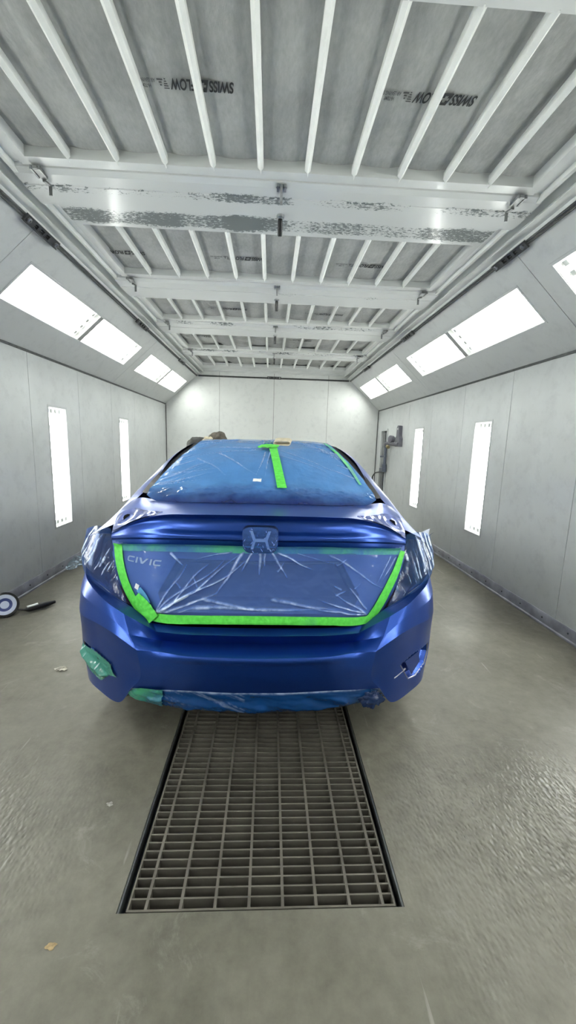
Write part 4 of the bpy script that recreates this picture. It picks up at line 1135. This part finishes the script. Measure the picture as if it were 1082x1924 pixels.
# film over the badge
A = np.zeros((30, 36, 3))
for r in range(30):
    for c in range(36):
        a = -1+2*c/35; b = 1-2*r/29
        k = max(abs(a), abs(b)); rr = (abs(a)**4+abs(b)**4)**.25; f = k/rr if rr > 0 else 1
        u = a*f*.076*(1+.05*b); z = EZ+b*f*.058
        edge = max(0, 1-(max(abs(a), abs(b)))**6)
        A[r, c] = (u, EY-.003-.006*edge-.0025*abs(fbm(u*45, z*45, 9)), z)
mb = MB(); mb.grid(W(A)); tag(obj('masking_film', mb, M['film_badge'], smooth=70), 'small crinkled blue film covering the trunk badge', 'masking film', 'plastic masking film on the car')
# window tape
GCx = np.array(GC); _g = GG.reshape(-1,3); _r, _c = GG.shape[:2]
WBV = BVHTree.FromPolygons([tuple(p) for p in FW.reshape(-1,3)], [(i*FW.shape[1]+j, i*FW.shape[1]+j+1, (i+1)*FW.shape[1]+j+1, (i+1)*FW.shape[1]+j) for i in range(FW.shape[0]-1) for j in range(FW.shape[1]-1)])
def glass_z(u, y):
    h = WBV.ray_cast(Vector((u, y, 2.0)), Vector((0,0,-1))); return h[0].z if h[0] else 1.4
def wstrip(label, path, width, mat, off=.026, n=24, name='masking_tape', cat='masking tape', group='green masking tape strips', wob=.002):
    P3 = hermite(np.array(path, float), max(2, n//(len(path)-1)))
    t = np.gradient(P3, axis=0); t /= np.linalg.norm(t, axis=1, keepdims=True)
    wv = np.array(width); ws = np.interp(np.linspace(0,1,len(P3)), np.linspace(0,1,len(wv)), wv)
    g = np.zeros((len(P3), 5, 3))
    for i, (p, d) in enumerate(zip(P3, t)):
        for j in range(5):
            q = p+np.array([-d[1], d[0]])*ws[i]*(j/4-.5)
            g[i, j] = (q[0], q[1]-off*.4, glass_z(*q)+off+wob*nz(q[0]*50, q[1]*50))
    mb = MB(); mb.grid(W(g)); return tag(obj(name, mb, mat, smooth=60), label, cat, group)
wstrip('upright green tape strip in the middle of the rear window', [(.102,2.20),(.088,2.34),(.070,2.52),(.058,2.66),(.050,2.76)], [.052,.050,.050,.056], M['tape'])
wstrip('short torn green tape piece crossing the top of the window strip', [(-.045,2.715),(.0,2.75),(.045,2.765),(.09,2.755)], [.018,.085,.105,.03], M['tape'], off=.031, wob=.006)
wstrip('green tape along the rear window edge away from the cloth bundles', [(.560,2.34),(.535,2.56),(.492,2.78),(.448,2.97),(.43,3.05)], [.016,.030,.032,.018], M['tape_half'], off=.02)
wstrip('tiny white paper label stuck low on the rear window film', [(-.012,2.265),(-.058,2.268)], [.030,.030], M['labelwhite'], off=.03, n=4, name='paper_label', cat='label', group='small labels')
# tail lamp sheets, crinkled in long creases
rl = random.Random(11)
for s, lab in ((-1, 'crinkled clear film with white creases over the tail lamp near the model lettering'), (1, 'crinkled clear film with a torn flap over the tail lamp on the regulator side')):
    LC2 = [[(u+(-.004 if k == 0 else .003), y-.012, z+(.022 if r_ == 0 else 0)-(.004 if r_ == 3 else 0)) for r_, (u, y, z) in enumerate(c)] for k, c in enumerate(LC)]
    for c, dz in zip(LC2, (.0, .012, .016, .018, .018)): c[0] = (c[0][0]-.004, c[0][1]+.02, c[0][2]+dz)
    A = patch(LC2, 32, 40)
    dx, dz = (-.52, .85) if s < 0 else (-.36, .93)
    def stripe(u, z, s=s, dx=dx, dz=dz):
        d = (u*dz-z*dx); l = u*dx+z*dz
        q = nz(d*(58 if s < 0 else 66)+.9*nz(u*9, z*9, s), l*3.2, 3.1*s)
        st = max(0, min(1, (q-.16)/.16))
        outer = max(0, min(1, (u-.725-.35*max(0, .80-z))/.06))
        q2 = nz(d*95, l*8, 7+s); st2 = max(0, min(1, (q2-.30)/.12))*max(0, 1-outer)*max(0, min(1, (.90-z)/.03))*.8
        fade = max(0, min(1, (z-(.735 if s < 0 else .715)-.22*(u-.75))/.03))
        return max(st*outer, st2)*fade
    n = gnormals(A); B = A.copy(); CR = np.zeros(A.shape[:2])
    if (n*np.array((.5,-.8,.1))).sum(-1).mean() < 0: n = -n
    for r in range(A.shape[0]):
        for c in range(A.shape[1]):
            d = n[r, c]
            v, w = r/(A.shape[0]-1), c/(A.shape[1]-1); u, y, z = A[r, c]
            CR[r, c] = stripe(u, z)  # white reflection bands painted as stripes on the lamp film
            B[r, c] = A[r, c]+d*(.009+(.004*CR[r, c]+.004*max(0, fbm(u*14, z*14, 4+s)))*min(1, .25+min(v,1-v)*9, .25+min(w,1-w)*9))
    B[..., 0] *= s
    mb = MB(); mb.grid(W(B))
    CR = list(CR.ravel())
    if s > 0:
        CR += [.0]*6
        mb.add(W([(.80,2.0,.945),(.835,2.03,.955),(.885,2.07,.962),(.87,2.05,.93),(.905,2.06,.945),(.84,2.01,.918)]), [(0,1,5),(1,2,3,5),(3,4,5)])
    tag(obj('masking_film', mb, M['film_left_lamp' if s < 0 else 'film_right_lamp'], smooth=80, painted_light=CR), lab, 'masking film', 'plastic masking film on the car')
# film patch on the pocket of the left bumper corner
POL = [(-.858,.395),(-.865,.365),(-.845,.305),(-.79,.275),(-.728,.258),(-.668,.318),(-.617,.326),(-.645,.345),(-.655,.385),(-.70,.398),(-.76,.410),(-.82,.408)]
A = np.zeros((40, 52, 3)); ok = np.zeros((40, 52), bool)
for r in range(40):
    for c in range(52):
        u = -.872+.265*c/51; z = .418-.172*r/39
        h = bumper_hit(u, z) or (u, 1.95, z)
        ok[r, c] = inpoly((u, z), POL)
        d = edist((u, z), POL)
        crest = .020*math.exp(-((z-(.372-.42*(u+.86)))/.018)**2)
        A[r, c] = (h[0]-.5*(.004+crest*min(1, d/.02)), h[1]-.006-(crest+.006*abs(fbm(u*30, z*30)))*min(1, d/.02), z)
mb = MB(); WA = W(A)
mb.add(WA.reshape(-1,3), [(r*52+c, r*52+c+1, (r+1)*52+c+1, (r+1)*52+c) for r in range(39) for c in range(51) if ok[r,c] and ok[r+1,c] and ok[r,c+1] and ok[r+1,c+1]])
used = sorted({i for f in mb.f for i in f}); mp_ = {o_: n_ for n_, o_ in enumerate(used)}; mb.v = [mb.v[i] for i in used]; mb.f = [tuple(mp_[i] for i in f) for f in mb.f]
tag(obj('masking_film', mb, M['film_green'], smooth=70), 'shiny teal film patch over the lower bumper corner pocket', 'masking film', 'plastic masking film on the car')
# sheet wrapped under the bumper
VC = []
for (u, y, z) in [(0,1.600,.318),(.159,1.604,.318),(.318,1.614,.321),(.418,1.623,.320),(.535,1.655,.305),(.60,1.70,.225)]:
    zb2 = .188+.04*(u/.6)**2
    if u > .55: VC.append([(u,y,z),(u*.99,y+.02,z-.01),(u*.98,y+.05,z-.02),(u*.97,y+.12,z-.01)])
    else: VC.append([(u,y,z),(u,y+.010,z*.6+zb2*.4),(u*.99,y+.035,zb2+.006),(u*.98,y+.13,zb2+.012)])
A = patch(VC, 9, 16, mirror=True)
for r in range(A.shape[0]):
    for c in range(A.shape[1]):
        u, y, z = A[r, c]; v = min(1, r/10)
        A[r, c, 1] -= v*(.010*fbm(u*9+z*8, z*24)+.006*math.sin(u*26+z*40)*(abs(u) < .4))-.0
        A[r, c, 2] += v*.008*fbm(u*14, 3)
VR = [[.7 if r == 1 else .3 if r in (0, 2) else max(0, min(1, (nz((p[0]*.8+p[2]*1.6)*60, p[2]*6)-.18)*4))*.3*(-.42 < p[0] < -.05) for p in A[r]] for r in range(A.shape[0])]  # bright lip line and streaks are highlights painted into the film
mb = MB(); mb.grid(W(A)); tag(obj('masking_film', mb, M['film_valance'], smooth=70, painted_light=np.array(VR)), 'blue plastic film wrapped under the bottom of the bumper', 'masking film', 'plastic masking film on the car')
# teal tape wad at one end, frayed knot of film at the other
def wad(c, r, seed, mat, label, name, cat, sq=(1,1,1), n=18, amp=.55, group=None, cut=False):
    mb = MB(); rr = random.Random(seed); A = np.zeros((n+1, 2*n+1, 3))
    for i in range(n+1):
        th = math.pi*i/n
        for j in range(2*n+1):
            ph = 2*math.pi*(j % (2*n))/(2*n); d = Vector((math.sin(th)*math.cos(ph), math.sin(th)*math.sin(ph), math.cos(th)))
            k = 1+amp*fbm(d.x*1.7+seed, d.y*1.7, d.z*1.7)+amp*.3*abs(nz(d.x*6, d.y*6+seed, d.z*6))
            p = Vector((d.x*sq[0], d.y*sq[1], d.z*sq[2]))*r*k+Vector(c)
            if cut: p.z = max(p.z, c[2]-r*sq[2]*.35)
            A[i, j] = p
    mb.grid(A); return tag(obj(name, mb, mat, smooth=50, merge=.0005), label, cat, group)
TV = [[(p[0], p[1], p[2]) for p in row if -.57 < p[0] < -.395] for row in A[:24]]
k = min(len(r) for r in TV); TV = np.array([r[:k] for r in TV])
TV = hermite(np.swapaxes(hermite(TV, 2), 0, 1), 3); TV = np.swapaxes(TV, 0, 1).copy()
for r in range(TV.shape[0]):
    for c in range(TV.shape[1]):
        u, y, z = TV[r, c]; TV[r, c, 1] -= .009+.010*max(0, fbm(u*22, z*22, 6)); TV[r, c, 2] -= .003*nz(u*40, 2)
mb = MB(); mb.grid(W(TV)); tag(obj('masking_tape', mb, M['tape_teal'], smooth=60), 'creased teal tape under the bumper below the teal film patch', 'masking tape')
wad((XC+.515,1.635,.262), .030, 8, simple('navy_film', (.012,.03,.10,1), .25), 'frayed dark blue knot of film under the bumper below the open pocket', 'film_knot', 'masking film', (1.5,.4,1.0), amp=.7)
# things left on the roof
def dome(c, r, sx, sy, sz, seed, mat, label):
    wad(c, r, seed, mat, label, 'cloth_bundle', 'cloth', (sx, sy, sz), 20, .18, 'cloth bundles on the roof', True)
dome((XC-.585,3.52,1.335), .10, .95, 1.0, .86, 21, M['greycloth'], 'smooth dark grey cloth bundle at the roof edge')
dome((XC-.42,3.56,1.400), .075, 1.0, 1.1, .92, 33, M['browncloth'], 'grey brown cloth bundle on the roof beside the smooth dark one')
wad((XC-.492,3.50,1.395), .035, 5, M['tan'], 'small pale crumpled scrap between the two cloth bundles', 'paper_scrap', 'paper', (1.2,1,.8))
mb = MB()                                           # flattened loop of tan tape
n = 40; g = np.zeros((n+1, 9, 3))
for i in range(n+1):
    t = 2*math.pi*i/n
    for j in range(9):
        a = j/8-.5
        g[i, j] = (XC+.120+.060*math.cos(t)+.012*a, 2.89+.075*a, 1.3975+.0200*math.sin(t)+.003*math.sin(3*t)+.022*a)
mb.grid(g)
loop = obj('tape_loop', mb, M['tan'], smooth=60); sm = loop.modifiers.new('thickness', 'SOLIDIFY'); sm.thickness = .006
tag(loop, 'flattened tan tape loop lying on the roof film', 'tape')
wstrip('scrap of dark green tape beside the tan tape loop on the roof', [(-.005,2.93),(.05,2.94)], [.03,.05], M['tape_teal'], off=.02, n=6)

# ------------------------------------------------------------------ small things on the floor
t_ = thing('hand_lamp', (-2.03, 3.07, 0), 'round black rimmed hand lamp with blue centre and black handle, on the floor', 'lamp')
ax = Vector((.42,-.78,.46)).normalized(); c = Vector((-2.035,3.07,.085))
mb = MB(); mb.lathe([(.070,-.02),(.094,-.02),(.098,-.005),(.096,.016),(.080,.018),(.078,.0)], c, ax, 40); obj('rim', mb, M['blackgloss'], t_, smooth=30)
mb = MB(); mb.lathe([(.050,.002),(.052,.012),(.066,.017),(.079,.014),(.079,.004)], c, ax, 40); obj('white_ring', mb, simple('milky_plastic', (.62,.68,.85,1), .3), t_, smooth=50)
mb = MB(); mb.lathe([(.052,-.006),(.052,.008),(.03,.004),(.004,.001)], c, ax, 32); obj('lens', mb, simple('blue_lens', (.025,.05,.22,1), .45), t_, smooth=50)
mb = MB(); p0 = c+Vector((.085,.02,-.045)); mb.tube([p0, p0+Vector((.04,.015,-.008)), p0+Vector((.06,.03,-.010)), p0+Vector((.13,.13,-.012)), p0+Vector((.18,.20,-.012))], [.008,.009,.020,.024,.012], 12)
obj('handle', mb, M['black'], t_, smooth=50)
mb = MB(); q0 = p0+Vector((.055,.025,.010)); mb.tube([q0, q0+Vector((.05,.06,.004))], .010, 8); obj('handle_clip', mb, M['chrome'], t_, smooth=50)
def flake(c, r, seed, mat, label, name, cat, lift=.004):
    mb = MB(); n = 18; P = []
    for j in range(n):
        t = 2*math.pi*j/n; k = r*(1+.55*nz(math.cos(t)*1.5+seed, math.sin(t)*1.5))
        P.append((c[0]+k*math.cos(t), c[1]+k*.8*math.sin(t)))
    vs = [(x_, y_, .0008+lift*abs(nz(x_*80, y_*80, seed))) for x_, y_ in P]+[(c[0]+(x_-c[0])*.5, c[1]+(y_-c[1])*.5, .002+lift*1.6*abs(nz(x_*60, y_*60, seed+2))) for x_, y_ in P]+[(c[0], c[1], .003)]
    fs = [(j, (j+1)%n, n+(j+1)%n, n+j) for j in range(n)]+[(n+j, n+(j+1)%n, 2*n) for j in range(n)]
    mb.add(vs, fs); return tag(obj(name, mb, mat, smooth=40), label, cat)
flake((-1.235,2.31), .036, 2.3, simple('dry_scrap', (.45,.43,.36,1), .8, var=.6, vscale=60), 'dry speckled scrap on the floor beside the bumper corner', 'leaf_scrap', 'scrap', .014)
flake((-.572,.925), .013, 5.1, simple('yellow_flake', (.30,.22,.11,1), .7, var=.3, vscale=90), 'small yellowish flake on the floor in front of the grate corner', 'paint_flake', 'flake', .002)
flake((-.585,1.37), .012, 7.7, simple('pale_flake', (.28,.275,.25,1), .7, var=.3, vscale=90), 'pale grey flake on the floor beside the long grate edge', 'paint_flake', 'flake', .002)
A = np.zeros((14, 40, 3))
for r in range(14):
    for c_ in range(40):
        y = 4.18+.46*c_/39; a = r/13
        A[r, c_] = (XL+.020+.09*a*(.4+.6*math.sin(math.pi*c_/39)), y, .004+.085*(1-a)**1.5*(.3+.7*math.sin(math.pi*c_/39))+.02*abs(fbm(y*14, a*4, 8)))
mb = MB(); mb.grid(A); tag(obj('film_scrap', mb, M['film_scrap'], smooth=70), 'crumpled pale blue film scrap lying along the skirting', 'film scrap')

# ------------------------------------------------------------------ camera and render look
f_, yaw, pit, roll = 759.279, .0478, .1653, .0299
cy, sy, cp, sp, cr, sr = math.cos(yaw), math.sin(yaw), math.cos(pit), math.sin(pit), math.cos(roll), math.sin(roll)
fwd = Vector((sy*cp, cy*cp, -sp)); right = Vector((cy, -sy, 0)); up = right.cross(fwd)
r2 = right*cr+up*sr; u2 = up*cr-right*sr
cd = bpy.data.cameras.new('camera'); cam = bpy.data.objects.new('camera', cd); COL.objects.link(cam)
mw = Matrix((r2, u2, -fwd)).transposed().to_4x4(); mw.translation = Vector((0,0,1.38)); cam.matrix_world = mw
cd.sensor_fit = 'VERTICAL'; cd.sensor_height = 24; cd.lens = f_/1924*24; cd.clip_start = .02
SC.camera = cam
w = bpy.data.worlds.new('world'); SC.world = w; w.use_nodes = True
w.node_tree.nodes['Background'].inputs[0].default_value = (.5,.5,.5,1); w.node_tree.nodes['Background'].inputs[1].default_value = .02
vs = SC.view_settings; vs.view_transform = 'Standard'; vs.look = 'None'; vs.exposure = 1.05; vs.gamma = 1; vs.use_curve_mapping = False
cc = SC.cycles
cc.use_denoising = True; cc.max_bounces = 9; cc.diffuse_bounces = 5; cc.glossy_bounces = 4; cc.transparent_max_bounces = 16; cc.transmission_bounces = 4
cc.caustics_reflective = False; cc.caustics_refractive = False; cc.sample_clamp_indirect = 8
